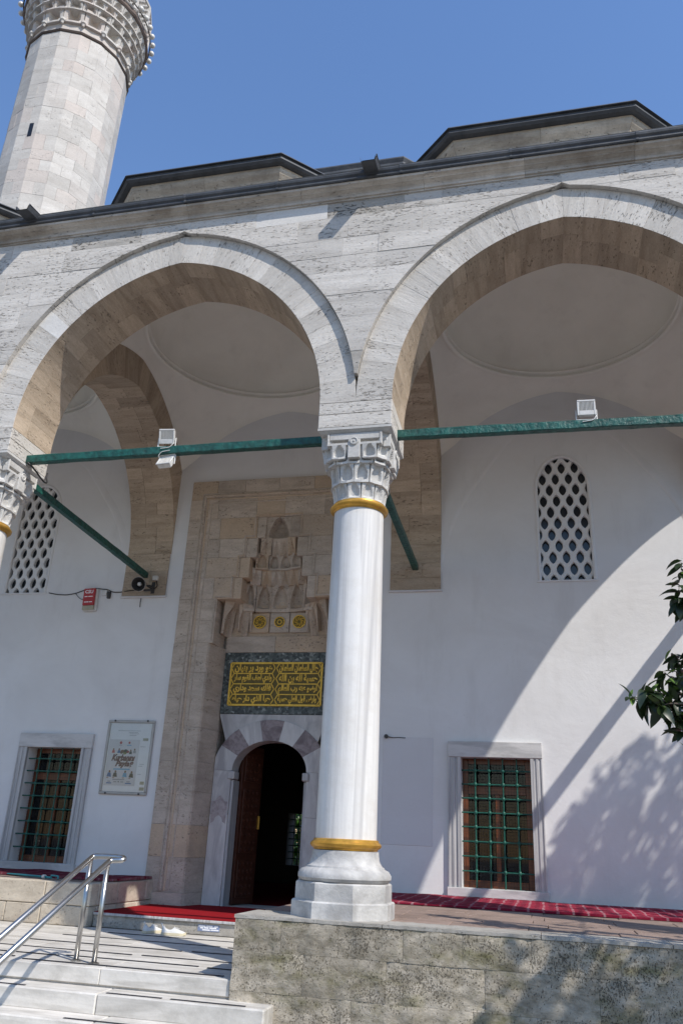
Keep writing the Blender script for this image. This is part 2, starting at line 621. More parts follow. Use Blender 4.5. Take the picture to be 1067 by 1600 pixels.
M_lampw = simple('white_enamel', (0.66, 0.65, 0.62), 0.4, var=0.12, nscale=18, dirt=(0.45, 0.42, 0.36))
M_lampb = simple('lamp_fins', (0.20, 0.185, 0.145), 0.5, var=0.2)
M_horn = simple('horn_grey', (0.42, 0.40, 0.37), 0.5, var=0.15, nscale=10)
M_hornd = simple('horn_dark', (0.045, 0.042, 0.04), 0.6)
M_redbox = simple('red_plastic', (0.42, 0.028, 0.03), 0.4, var=0.1)
M_cream = simple('cream_plastic', (0.40, 0.38, 0.28), 0.5, var=0.1)
M_paper = simple('paper_white', (0.88, 0.88, 0.89), 0.6, var=0.05)
M_poster = simple('poster_paper', (0.68, 0.67, 0.69), 0.45, var=0.06, nscale=3)
M_alu = simple('aluminium_frame', (0.40, 0.39, 0.37), 0.45, 0.35, var=0.1)
M_inkr = simple('ink_maroon', (0.10, 0.012, 0.022), 0.6)
M_inkred = simple('ink_red', (0.42, 0.03, 0.04), 0.6)
M_inkb = simple('ink_blue', (0.03, 0.13, 0.34), 0.6)
M_inkc = simple('ink_cyan', (0.12, 0.36, 0.55), 0.6)
M_inkk = simple('ink_black', (0.02, 0.02, 0.024), 0.6)
M_inkbr = simple('ink_brown', (0.16, 0.07, 0.03), 0.6)
M_inkgr = simple('ink_olive', (0.22, 0.24, 0.06), 0.6)
M_inkgy = simple('ink_grey', (0.34, 0.34, 0.36), 0.6)
M_skin = simple('ink_tan', (0.40, 0.24, 0.16), 0.6)
M_shoe = simple('white_knit', (0.72, 0.72, 0.71), 0.8, var=0.08, nscale=120, bmp=0.3)
M_sole = simple('cream_sole', (0.62, 0.56, 0.40), 0.6, var=0.1)
M_insole = simple('dark_lining', (0.06, 0.06, 0.065), 0.9)
M_teal = simple('teal_tube', (0.03, 0.25, 0.26), 0.4, var=0.2)
M_bulb = simple('milky_bulb', (0.72, 0.70, 0.64), 0.25, var=0.05)
M_bark = simple('bark', (0.12, 0.095, 0.07), 0.9, var=0.4, nscale=12, bmp=0.6)
M_dark = simple('unlit_glass_back', (0.012, 0.012, 0.014), 0.3)


def glass_mat(name, tint=(0.85, 0.9, 0.9), gl=0.12):
    m = bpy.data.materials.new(name)
    m.use_nodes = True
    nt = m.node_tree
    nt.nodes.clear()
    out = N(nt, 'ShaderNodeOutputMaterial')
    tr = N(nt, 'ShaderNodeBsdfTransparent')
    tr.inputs[0].default_value = (*tint, 1)
    gs = N(nt, 'ShaderNodeBsdfGlossy')
    gs.inputs['Roughness'].default_value = 0.04
    fr = N(nt, 'ShaderNodeFresnel')
    fr.inputs[0].default_value = 1.5
    mx = N(nt, 'ShaderNodeMixShader')
    LK(nt, fr.outputs[0], mx.inputs[0])
    LK(nt, tr.outputs[0], mx.inputs[1])
    LK(nt, gs.outputs[0], mx.inputs[2])
    LK(nt, mx.outputs[0], out.inputs[0])
    return m


M_glass = glass_mat('window_glass', (0.25, 0.27, 0.27))


def dark_pane():
    m, nt, b = nmat('dusty_dark_pane')
    b.inputs['Base Color'].default_value = (0.03, 0.035, 0.042, 1)
    b.inputs['Roughness'].default_value = 0.12
    return m


M_pane = dark_pane()


def verde():
    m, nt, b = nmat('verde_antico')
    v, raw, rnd = randvec(nt)
    vo = N(nt, 'ShaderNodeTexVoronoi')
    vo.inputs['Scale'].default_value = 26
    LK(nt, raw, vo.inputs['Vector'])
    n1 = noise(nt, mapping(nt, raw, (18, 18, 18)), 1.0, 6, 0.7)
    bw = N(nt, 'ShaderNodeRGBToBW')
    LK(nt, vo.outputs['Color'], bw.inputs[0])
    c = ramp(nt, bw.outputs[0], [(0.15, (0.022, 0.026, 0.026)), (0.5, (0.075, 0.092, 0.086)), (0.78, (0.16, 0.18, 0.168)), (0.93, (0.36, 0.38, 0.36))])
    c = mix(nt, ramp(nt, n1, [(0.45, g(0)), (0.65, g(0.8))]), c, (0.055, 0.068, 0.064))
    LK(nt, c, b.inputs['Base Color'])
    b.inputs['Roughness'].default_value = 0.45
    return m


M_verde = verde()


def plaid(name, base, lite, dark, sx=0.17, sy=0.21, lw=0.13, fuzz=0.35):
    m, nt, b = nmat(name)
    tc = N(nt, 'ShaderNodeTexCoord')
    sp = N(nt, 'ShaderNodeSeparateXYZ')
    nz = N(nt, 'ShaderNodeTexNoise')
    nz.inputs['Scale'].default_value = 5
    LK(nt, tc.outputs['Object'], nz.inputs['Vector'])
    ad = N(nt, 'ShaderNodeVectorMath', operation='MULTIPLY_ADD')
    ad.inputs[1].default_value = (0.07, 0.07, 0)
    LK(nt, nz.outputs['Color'], ad.inputs[0])
    LK(nt, tc.outputs['Object'], ad.inputs[2])
    LK(nt, ad.outputs[0], sp.inputs[0])
    def line(src, period, w, ph=0.0):
        f = math_(nt, 'FRACT', math_(nt, 'ADD', math_(nt, 'DIVIDE', src, period), ph))
        return math_(nt, 'LESS_THAN', f, w)
    lx = line(sp.outputs[0], sx, lw)
    ly = line(sp.outputs[1], sy, lw, 0.3)
    l2 = line(sp.outputs[0], sx, 0.35, 0.55)
    l3 = line(sp.outputs[1], sy, 0.3, 0.8)
    n1 = noise(nt, mapping(nt, tc.outputs['Object'], (60, 60, 60)), 1.0, 3, 0.6)
    c = mix(nt, math_(nt, 'MULTIPLY', math_(nt, 'MAXIMUM', l2, l3), 0.55), base, dark)
    nb_ = noise(nt, mapping(nt, tc.outputs['Object'], (9, 9, 9)), 1.0, 4, 0.6)
    wear = ramp(nt, nb_, [(0.35, g(0.15)), (0.65, g(1.0))])
    amt = math_(nt, 'ADD', math_(nt, 'MULTIPLY', lx, 0.55), math_(nt, 'MULTIPLY', ly, 0.3))
    c = mix(nt, math_(nt, 'MULTIPLY', math_(nt, 'MINIMUM', amt, 0.7), wear), c, lite)
    c = mix(nt, fuzz, c, ramp(nt, n1, [(0.3, g(0.35)), (0.7, g(1.0))]), 'MULTIPLY')
    LK(nt, c, b.inputs['Base Color'])
    b.inputs['Roughness'].default_value = 0.95
    b.inputs['Specular IOR Level'].default_value = 0.1
    bump(nt, b, n1, 0.5, 0.01)
    return m


M_rug = plaid('plaid_rug', (0.34, 0.022, 0.05), (0.58, 0.46, 0.47), (0.13, 0.009, 0.028), 0.16, 0.24, 0.16)
M_rugl = plaid('dark_red_rug', (0.17, 0.010, 0.030), (0.42, 0.33, 0.33), (0.09, 0.006, 0.02), 0.21, 0.19, 0.10)
M_redc = simple('red_carpet', (0.27, 0.010, 0.015), 0.95, spec=0.1, var=0.25, nscale=40, bmp=0.3, dirt=(0.20, 0.01, 0.013))


def leaf_mat(name, c1, c2):
    m, nt, b = nmat(name)
    v, raw, rnd = randvec(nt)
    n1 = noise(nt, mapping(nt, v, (14, 14, 14)), 1.0, 3, 0.5)
    c = ramp(nt, n1, [(0.3, c1), (0.7, c2)])
    LK(nt, c, b.inputs['Base Color'])
    b.inputs['Roughness'].default_value = 0.38
    b.inputs['Transmission Weight'].default_value = 0.0
    b.inputs['Subsurface Weight'].default_value = 0.0
    tr = N(nt, 'ShaderNodeBsdfTranslucent')
    tr.inputs[0].default_value = (c2[0] * 1.6, c2[1] * 2.0, c2[2] * 0.8, 1)
    mx = N(nt, 'ShaderNodeMixShader')
    mx.inputs[0].default_value = 0.14
    LK(nt, b.outputs[0], mx.inputs[1])
    LK(nt, tr.outputs[0], mx.inputs[2])
    LK(nt, mx.outputs[0], nt.nodes['Material Output'].inputs[0])
    return m


M_leaf = leaf_mat('loquat_leaf', (0.012, 0.022, 0.011), (0.03, 0.05, 0.02))
M_leafn = leaf_mat('young_leaf', (0.09, 0.17, 0.035), (0.16, 0.26, 0.06))
M_bush = leaf_mat('bush_leaf', (0.03, 0.09, 0.012), (0.09, 0.20, 0.03))


def ground_mat():
    m, nt, b = nmat('courtyard_paving')
    tc = N(nt, 'ShaderNodeTexCoord')
    br = N(nt, 'ShaderNodeTexBrick')
    br.inputs['Scale'].default_value = 1.0
    br.inputs['Brick Width'].default_value = 0.9
    br.inputs['Row Height'].default_value = 0.45
    br.inputs['Mortar Size'].default_value = 0.008
    br.inputs['Color1'].default_value = (0.17, 0.165, 0.155, 1)
    br.inputs['Color2'].default_value = (0.14, 0.135, 0.13, 1)
    br.inputs['Mortar'].default_value = (0.08, 0.08, 0.07, 1)
    LK(nt, tc.outputs['Object'], br.inputs['Vector'])
    n1 = noise(nt, mapping(nt, tc.outputs['Object'], (1.2, 1.2, 1.2)), 1.0, 7, 0.65)
    c = mix(nt, ramp(nt, n1, [(0.4, g(0)), (0.8, g(0.5))]), br.outputs['Color'], (0.12, 0.115, 0.105))
    LK(nt, c, b.inputs['Base Color'])
    b.inputs['Roughness'].default_value = 0.8
    return m


M_ground = ground_mat()


# ------------------------------------------------------------------ ground, landing, steps
def structure(o):
    o['kind'] = 'structure'
    return o


structure(mk('ground', [(-150, -150, GROUND), (150, -150, GROUND), (150, 150, GROUND), (-150, 150, GROUND)], [(0, 1, 2, 3)], M_ground))

# landing: marble slabs in front of the portal, on a base
landing = structure(box('landing', -9.5, -0.835, -0.45, 4.6, GROUND + 0.01, LAND - 0.03, M_mortar))
ys = [-0.475, 0.02, 0.52, 1.0, 1.5, 2.0, 2.48]
for j in range(len(ys) - 1):
    x = -9.4 + (j % 2) * 0.6
    while x < -0.85:
        x1 = min(x + random.uniform(1.3, 1.9), -0.842)
        if -0.842 - x1 < 0.4:
            x1 = -0.842
        if x1 > -6.6:
            box('slab', x + 0.002, x1 - 0.002, ys[j] + 0.002, ys[j + 1] - 0.002, LAND - 0.13 if j == 0 else LAND - 0.05, LAND + random.uniform(-0.002, 0.001), M_step, landing, 0.006)
        x = x1
# riser face under the first row of slabs is carried by those slabs themselves
for (x0, x1, y) in ((-5.5, -3.05, -0.26), (-2.9, -0.95, -0.36), (-3.75, -2.75, 0.0), (-2.7, -1.35, 0.05), (-1.25, -1.0, 0.02), (-4.2, -2.2, 0.42), (-2.1, -0.95, 0.44),
                     (-3.7, -1.9, 0.95), (-1.8, -0.9, 0.98), (-3.6, -1.7, 1.52), (-1.6, -0.9, 1.5), (-3.3, -1.2, 2.02)):
    box('grip_strip', x0, x1, y, y + 0.03, LAND + 0.001, LAND + 0.006, M_black, landing)

steps = thing('marble_steps', 'worn white marble steps with black grip strips leading up to the landing', 'steps', (-3, -1.2, GROUND))
edges = [(-0.47, -0.75, LAND - 0.148), (-0.75, -1.04, LAND - 0.30), (-1.04, -1.33, LAND - 0.445)]
for j, (yb, yf, zt) in enumerate(edges):
    x = -9.0 + 0.45 * j
    xe = -0.44 - 0.012 * j
    while x < xe - 0.01:
        x1 = min(x + random.uniform(1.7, 2.6), xe)
        if xe - x1 < 0.6:
            x1 = xe
        if x1 > -5:
            box('step', x + 0.002, x1 - 0.002, yf, yb + 0.05, zt - 0.16, zt, M_step, steps, 0.012)
        x = x1
    for (x0, x1) in (((-3.6, -2.62), (-1.85, -1.35), (-1.27, -0.62)), ((-3.4, -2.95), (-2.05, -0.8)), ((-3.4, -2.1),))[j]:
        box('grip_strip', x0, x1, yf + 0.045, yf + 0.075, zt - 0.001, zt + 0.005, M_black, steps)
box('step_base', -9.0, -0.5, -1.03, -0.46, GROUND, LAND - 0.47, M_mortar, steps)


# ------------------------------------------------------------------ platforms
def rough_block(name, x0, x1, y0, y1, z0, z1, mat, parent, amp=0.012, axis='y', seed=0):
    """weathered block: front face (y0, or x0 when axis is x) is an uneven grid"""
    rr = random.Random(seed)
    if axis == 'y':
        w = x1 - x0
    else:
        w = y1 - y0
    nx = max(4, int(w / 0.032)); nz = max(1 if z1 - z0 < 0.05 else 3, int((z1 - z0) / 0.032))
    from mathutils import noise as mn
    v = []; f = []
    for j in range(nz + 1):
        for i in range(nx + 1):
            a = i / nx; c = j / nz
            edge = min(a * w, (1 - a) * w, c * (z1 - z0), (1 - c) * (z1 - z0))
            rnd_ = 0.003 if edge < 0.004 else 0.0
            if axis == 'y':
                p = Vector((x0 + a * w, y0, z0 + c * (z1 - z0)))
                q = p * 7
                p.y += amp * (0.7 * mn.noise(q) + 0.6 * mn.noise(q * 2.7) + 0.8 * mn.noise(p * 2.3) - 0.9 * max(0, mn.noise(Vector((p.x * 9, 3.0, p.z * 16))) - 0.25) * -1.6) + rnd_ + amp
                if 0.0 < a < 1.0:
                    p.z += 0.004 * mn.noise(q * 1.9)
            else:
                p = Vector((x0, y1 - a * w, z0 + c * (z1 - z0)))
                q = p * 7 + Vector((seed * 3.1, 0, 0))
                p.x += amp * (mn.noise(q) + 0.6 * mn.noise(q * 2.7)) + rnd_ + amp
            v.append(p)
    for j in range(nz):
        for i in range(nx):
            a = j * (nx + 1) + i
            f.append((a, a + 1, a + nx + 2, a + nx + 1))
    n = len(v)
    ring = [i for i in range(nx + 1)] + [j * (nx + 1) + nx for j in range(1, nz + 1)] + [nz * (nx + 1) + i for i in range(nx - 1, -1, -1)] + [j * (nx + 1) for j in range(nz - 1, 0, -1)]
    for k in ring:
        p = Vector(v[k])
        if axis == 'y':
            p.y = y1
        else:
            p.x = x1
        v.append(p)
    m = len(ring)
    for k in range(m):
        k2 = (k + 1) % m
        f.append((ring[k2], ring[k], n + k, n + k2))
    f.append(tuple(n + k for k in range(m)))
    o = mk(name, v, f, mat, parent)
    shade_smooth_angle(o, 50)
    return o


plat = thing('stone_platform', 'mossy rough stone platform wall under the central marble column', 'platform', (2.4, -0.5, GROUND))
PX0, PX1, PY = -0.835, 5.7, -0.50
box('core', PX0 + 0.25, PX1, PY + 0.25, D - 0.005, GROUND, -0.078, M_mortar, plat)
zc = [GROUND, -0.84, -0.57, -0.27, -0.028]
for j in range(4):
    x = PX0
    k = 0
    while x < PX1 - 0.01:
        L = random.uniform(0.45, 1.05)
        if k == 0:
            L = (0.5, 0.32, 0.62, 0.42)[j]
        x1 = min(x + L, PX1)
        if PX1 - x1 < 0.3:
            x1 = PX1
        rough_block('stone', x + 0.001, x1 - 0.001, PY - 0.014 + random.uniform(-0.003, 0.003), PY + 0.26, zc[j] + 0.0006, zc[j + 1] - 0.0006, M_plat, plat, 0.017, 'y', j * 31 + k)
        x = x1
        k += 1
# left cheek of the platform beside the landing
for j in range(1, 4):
    y = PY + 0.262
    k = 0
    while y < D - 0.02:
        y1 = min(y + random.uniform(0.5, 0.9), D - 0.005)
        mb = MB().box(PX0 + random.uniform(0, 0.008), PX0 + 0.25, y + 0.003, y1 - 0.003, zc[j] + 0.003, zc[j + 1] - 0.003, 0.008)
        mb.build('stone', M_cope, plat)
        y = y1
# coping stones along the edge and the paving behind them
x = PX0 - 0.012
k = 0
while x < PX1:
    x1 = min(x + random.uniform(0.8, 1.3), PX1)
    x1 = PX1 if PX1 - x1 < 0.3 else x1
    rough_block('coping_stone', x + 0.003, x1 - 0.003, PY - 0.012, -0.12 + (0.25 if k == 0 else 0), -0.026, 0.0, M_cope, plat, 0.006, 'y', 200 + k)
    x = x1
    k += 1
y = -0.11
r_ = 0
while y < D - 0.02:
    y1 = min(y + 0.42, D - 0.01)
    x = PX0 - (0 if r_ % 2 else 0.3)
    while x < PX1:
        x1 = min(x + random.uniform(0.55, 0.8), PX1)
        xa = max(x, PX0 + 0.004)
        if y < 0.15 and xa < 0.33:
            xa = max(xa, 0.33)
        if x1 - xa > 0.05:
            box('paving_slab', xa + 0.003, x1 - 0.003, y + 0.003, y1 - 0.003, -0.07, -0.004 + random.uniform(-0.003, 0.002), M_pave, plat, 0.004)
        x = x1
    y = y1
    r_ += 1

plat2 = thing('stone_bench_platform', 'pale stone platform left of the portal with a dark red rug', 'platform', (-6.5, 2.4, LAND))
QX1, QY0 = -3.775, 2.36
box('core', -9.5, QX1 - 0.15, QY0 + 0.15, D - 0.005, LAND - 0.02, -0.075, M_mortar, plat2)
zz = [LAND, -0.27, -0.005]
for j in range(2):
    x = -8.0 + 0.3 * j
    while x < QX1 - 0.01:
        x1 = min(x + random.uniform(0.5, 0.95), QX1)
        if QX1 - x1 < 0.25:
            x1 = QX1
        box('stone', x + 0.003, x1 - 0.003, QY0 + random.uniform(-0.006, 0.006), QY0 + 0.2, zz[j] + 0.003, zz[j + 1] - 0.003, M_cream2, plat2, 0.01)
        x = x1
    y = QY0 + 0.203
    while y < D - 0.02:
        y1 = min(y + random.uniform(0.5, 0.9), D - 0.008)
        box('stone', QX1 - 0.16, QX1 + random.uniform(-0.006, 0.002), y + 0.003, y1 - 0.003, zz[j] + 0.003, zz[j + 1] - 0.003, M_cream2, plat2, 0.01)
        y = y1
x = -9.4
while x < QX1 - 0.2:
    x1 = min(x + 0.7, QX1 - 0.165)
    for (ya, yb) in ((QY0 + 0.204, 2.95), (2.95, 3.5), (3.5, D - 0.01)):
        box('paving_slab', x + 0.003, x1 - 0.003, ya + 0.002, yb - 0.002, -0.07, -0.006 + random.uniform(-0.003, 0.002), M_pave, plat2, 0.004)
    x = x1
# pedestals that carry the two left columns
for px in (-4.6, -9.2):
    pd = tag(rough_block('column_pedestal', px - 0.62, px + 0.62, -0.6, 0.62, LAND + 0.001, 0.0, M_cope, None, 0.006, 'y', 77), 'stone pedestal under the column at the left edge of the picture' if px > -5 else 'stone pedestal under the farthest left column', 'pedestal', 'pedestals under the left columns')
pstep = thing('portal_step', 'low grey stone step covered by the red carpet before the door', 'step', (PC, 2.5, LAND))
x = QX1 + 0.004
for x1 in (-2.95, -1.75, PX0 - 0.003):
    box('riser', x + 0.002, x1 - 0.002, 2.50, 2.75, LAND + 0.001, LAND + 0.135, M_cope, pstep, 0.006)
    box('nosing', x + 0.002, x1 - 0.002, 2.47, 2.80, LAND + 0.137, LAND + 0.168, M_grey, pstep, 0.006)
    x = x1
box('core', QX1 + 0.006, PX0 - 0.006, 2.752, 5.4, LAND + 0.001, LAND + 0.165, M_mortar, pstep)
RC = LAND + 0.168

# ------------------------------------------------------------------ the portico
portico = thing('portico', 'pale travertine portico arcade with pointed arches and lead edged roof', 'portico', (PC, 0, 0))


def ext_dx(z, R):
    """half width of an arch of radius R at height z"""
    a = R * R - (z - ZS) ** 2
    if a <= CC * CC:
        return 0.0
    return math.sqrt(a) - CC


def arch_z(s, R):
    a = R * R - (abs(s) + CC) ** 2
    return ZS + math.sqrt(a) if a > 0 else ZS


def voussoirs(parent, conv, n, R2, d0, d1, frontmat, backmat, split=True, warmall=False):
    """conv(s, depth, z) -> world point; s measured along the arch from its centre; d0..d1 is the depth range"""
    for side in (-1, 1):
        t1 = math.acos(-CC / RI); t2 = math.acos(-CC / R2)
        cuts = [0.0]
        for k in range(n):
            cuts.append(cuts[-1] + random.uniform(0.8, 1.2))
        cuts = [c / cuts[-1] for c in cuts]
        for k in range(n):
            poly = []
            a0, a1 = cuts[k], cuts[k + 1]
            sub = 3
            for q in range(sub + 1):
                a = a0 + (a1 - a0) * q / sub
                t = PI - a * (PI - t1)
                poly.append((CC + RI * math.cos(t), ZS + RI * math.sin(t)))
            for q in range(sub, -1, -1):
                a = a0 + (a1 - a0) * q / sub
                t = PI - a * (PI - t2)
                poly.append((CC + R2 * math.cos(t), ZS + R2 * math.sin(t)))
            # poly is the left half; shrink for the joint
            cx = sum(p[0] for p in poly) / len(poly); cz = sum(p[1] for p in poly) / len(poly)
            tm = PI - (a0 + a1) / 2 * (PI - t1)
            tang = Vector((-math.sin(tm), math.cos(tm)))
            gap = 0.0004
            pp = []
            for i, p in enumerate(poly):
                e = 0
                if i in (0, 2 * sub + 1): e = -1
                if i in (sub, sub + 1): e = 1
                # tang points to growing angle = towards the springing
                pp.append((p[0] + e * -1 * gap * -tang.x, p[1] + e * -1 * gap * -tang.y))
            if side == 1:
                pp = [(-p[0], p[1]) for p in pp]
                tang = Vector((-tang.x, tang.y)); cx_ = -cx
            else:
                cx_ = cx
            ds = [d0, d1]
            if split:
                ds = [d0, d0 + (d1 - d0) * random.choice((0.36, 0.5, 0.62)), d1]
            for i in range(len(ds) - 1):
                jit = random.uniform(0, 0.004)
                v, f = prismgeo(pp, ds[i] + (0.002 if i else jit), ds[i + 1] - 0.001, 0.0018)
                wv = [conv(a, y, b_) for (a, y, b_) in v]
                o_ = conv(cx_, (ds[i] + ds[i + 1]) / 2, cz)
                zt = (conv(cx_ + tang.x, 0, cz + tang.y) - conv(cx_, 0, cz)).normalized()
                yd = (conv(0, 1, 0) - conv(0, 0, 0)).normalized()
                xt = yd.cross(zt)
                M = Matrix((xt, yd, zt)).transposed().to_4x4()
                M.translation = o_
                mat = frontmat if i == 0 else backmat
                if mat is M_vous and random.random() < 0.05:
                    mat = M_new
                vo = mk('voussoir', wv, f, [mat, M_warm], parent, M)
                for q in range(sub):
                    vo.data.polygons[2 + 2 * q].material_index = 1  # underside faces browner: unweathered stone, plus the soffit's shade put into the colour


def front_conv(X):
    return lambda s, d, z: Vector((X + s, d, z))


def side_conv(X, sgn=1):
    # depth runs along x, the arch along y
    return lambda s, d, z: Vector((X + d, 2.31 + s, z))


# front arcade: solid core + spandrel blocks + voussoirs
XL, XR = -9.2 - 0.46, 4.6 + 0.46
ZTOP = 7.80
bays = [-6.9, -2.3, 2.3]
mb = MB()
xs_ = []
for c in bays:
    for k in range(41):
        xs_.append(c - 2.3 + 4.6 * k / 40)
top = 8.02
ptsb = []
for c in bays:
    for k in range(41):
        s = -2.3 + 4.6 * k / 40
        ptsb.append((c + s, max(ZS, arch_z(s, RO + 0.004))))
ptsb = [(XL + 0.1, ZS)] + ptsb + [(XR - 0.1, ZS)]
y0, y1 = FACE + 0.16, H - 0.004
vv = []
for (x, z) in ptsb:
    vv += [(x, y0, z), (x, y0, top), (x, y1, top), (x, y1, z)]
ff = []
for i in range(len(ptsb) - 1):
    a = i * 4; b_ = a + 4
    ff += [(a, b_, b_ + 1, a + 1), (a + 1, b_ + 1, b_ + 2, a + 2), (a + 2, b_ + 2, b_ + 3, a + 3), (a + 3, b_ + 3, b_, a)]
e = (len(ptsb) - 1) * 4
ff += [(0, 1, 2, 3), (e + 3, e + 2, e + 1, e)]
arcade = mk('arcade', vv, ff, M_vault, portico)
arcade['label'] = 'pale travertine arcade wall with two wide pointed arches'

# spandrel courses
zcur = ZS
course = 0
COLX = [-9.2, -4.6, 0.0, 4.6]
while zcur < ZTOP - 0.01:
    hgt = random.choice((0.2, 0.23, 0.26, 0.29, 0.32))
    z1 = zcur + hgt
    if ZTOP - z1 < 0.16:
        z1 = ZTOP
    za, zb = zcur + 0.0004, z1 - 0.0004
    # intervals of stone at this course
    full = arch_z(0, RO) <= za
    runs = [(XL, XR)] if full else []
    if not full:
        for X in COLX:
            runs.append((X, None))
    for (ra, rb) in runs:
        if rb is None:
            X = ra
            n = 5
            zs_ = [za + (zb - za) * i / n for i in range(n + 1)]
            lcur = [(X - 2.3 + ext_dx(z, RO + 0.003), z) for z in zs_]
            rcur = [(X + 2.3 - ext_dx(z, RO + 0.003), z) for z in zs_]
            if X == -9.2:
                lcur = [(XL, z) for z in zs_]
            if X == 4.6:
                rcur = [(XR, z) for z in zs_]
            xa = min(p[0] for p in lcur); xb = max(p[0] for p in rcur)
        else:
            xa, xb = ra, rb
            lcur = [(xa, za), (xa, zb)]; rcur = [(xb, za), (xb, zb)]
        if xb - xa < 0.05:
            continue
        # joints
        js = []
        lo = max(p[0] for p in lcur); hi = min(p[0] for p in rcur)
        x = lo + random.uniform(0.25, 0.8)
        while x < hi - 0.22:
            js.append(x)
            x += random.uniform(0.4, 1.0)
        bounds = [None] + js + [None]
        for i in range(len(bounds) - 1):
            L = lcur if bounds[i] is None else [(bounds[i] + 0.0004, za), (bounds[i] + 0.0004, zb)]
            Rr = rcur if bounds[i + 1] is None else [(bounds[i + 1] - 0.0004, za), (bounds[i + 1] - 0.0004, zb)]
            poly = [p for p in Rr] + [p for p in reversed(L)]
            cx = sum(p[0] for p in poly) / len(poly)
            if cx < -6.9:
                continue
            v, f = prismgeo(poly, FACE + random.uniform(-0.003, 0.004), FACE + 0.158, 0.0016)
            M = Matrix.Translation((cx, FACE, (za + zb) / 2))
            rm_ = random.random()
            mk('stone', v, f, M_new if rm_ < 0.06 else M_old if rm_ > 0.94 else M_trav, arcade, M)
    zcur = z1
    course += 1
# far left stretch that stays outside the picture: one plain facing
box('facing', XL, -7.4, FACE, FACE + 0.158, ZS + 1.9, ZTOP, M_trav, arcade)
# imposts over each column
for X in COLX:
    z = ZAB
    for hgt in (0.16, 0.143):
        box('impost', X - H, X + H, -H, H, z + 0.001, z + hgt - 0.001, M_vous, arcade, 0.006)
        z += hgt
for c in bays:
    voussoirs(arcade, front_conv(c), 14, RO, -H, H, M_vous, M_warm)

# transverse arches
for X in COLX:
    cx = []
    for k in range(41):
        s = -1.907 + 3.814 * k / 40
        cx.append((2.31 + s, arch_z(s, RI + 0.497)))
    vv = []
    for (yy, z) in cx:
        vv += [(X - H + 0.012, yy, z), (X - H + 0.012, yy, 8.02), (X + H - 0.012, yy, 8.02), (X + H - 0.012, yy, z)]
    ff = []
    for i in range(len(cx) - 1):
        a = i * 4; b_ = a + 4
        ff += [(a, b_, b_ + 1, a + 1), (a + 1, b_ + 1, b_ + 2, a + 2), (a + 2, b_ + 2, b_ + 3, a + 3), (a + 3, b_ + 3, b_, a)]
    ff += [(0, 1, 2, 3), tuple(reversed([(len(cx) - 1) * 4 + q for q in range(4)]))]
    ta = mk('transverse_arch', vv, ff, M_vault, portico)
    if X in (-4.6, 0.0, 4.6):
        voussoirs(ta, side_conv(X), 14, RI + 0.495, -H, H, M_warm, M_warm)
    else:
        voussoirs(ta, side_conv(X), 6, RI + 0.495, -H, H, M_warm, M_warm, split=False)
# the open end of the portico: outer face over the end arch
for X, sx in ((4.6, 1), (-9.2, -1)):
    vv = []
    for (yy, z) in [(2.31 - 1.907 - 0.4, ZS)] + [(2.31 + (-1.907 + 3.814 * k / 30), arch_z(-1.907 + 3.814 * k / 30, RI + 0.5)) for k in range(31)]:
        vv += [(X + sx * (H - 0.01), yy, z), (X + sx * (H + 0.055), yy, z), (X + sx * (H + 0.055), yy, 8.0), (X + sx * (H - 0.01), yy, 8.0)]
    ff = []
    for i in range(31):
        a = i * 4; b_ = a + 4
        ff += [(a, b_, b_ + 1, a + 1), (a + 1, b_ + 1, b_ + 2, a + 2), (a + 2, b_ + 2, b_ + 3, a + 3), (a + 3, b_ + 3, b_, a)]
    mk('end_facing', vv, ff, M_trav, portico)

# vaults: pendentives, ring mouldings, dome
RR, ZR = 1.68, 7.80


def perimeter(phi):
    """point of the bay square (centre 0,0; half 1.897 x 1.907) in direction phi and the height of the arch there"""
    c, s = math.cos(phi), math.sin(phi)
    hx, hy = 2.3 - H, 1.907
    k = min(hx / abs(c) if abs(c) > 1e-6 else 1e9, hy / abs(s) if abs(s) > 1e-6 else 1e9)
    x, y = c * k, s * k
    if abs(abs(x) - hx) < 1e-6:
        z = arch_z(y, RI + 0.497)
    else:
        if y < 0:
            z = arch_z(x, RO)
        else:
            z = arch_z(x, RI + 0.44)
    return x, y, z


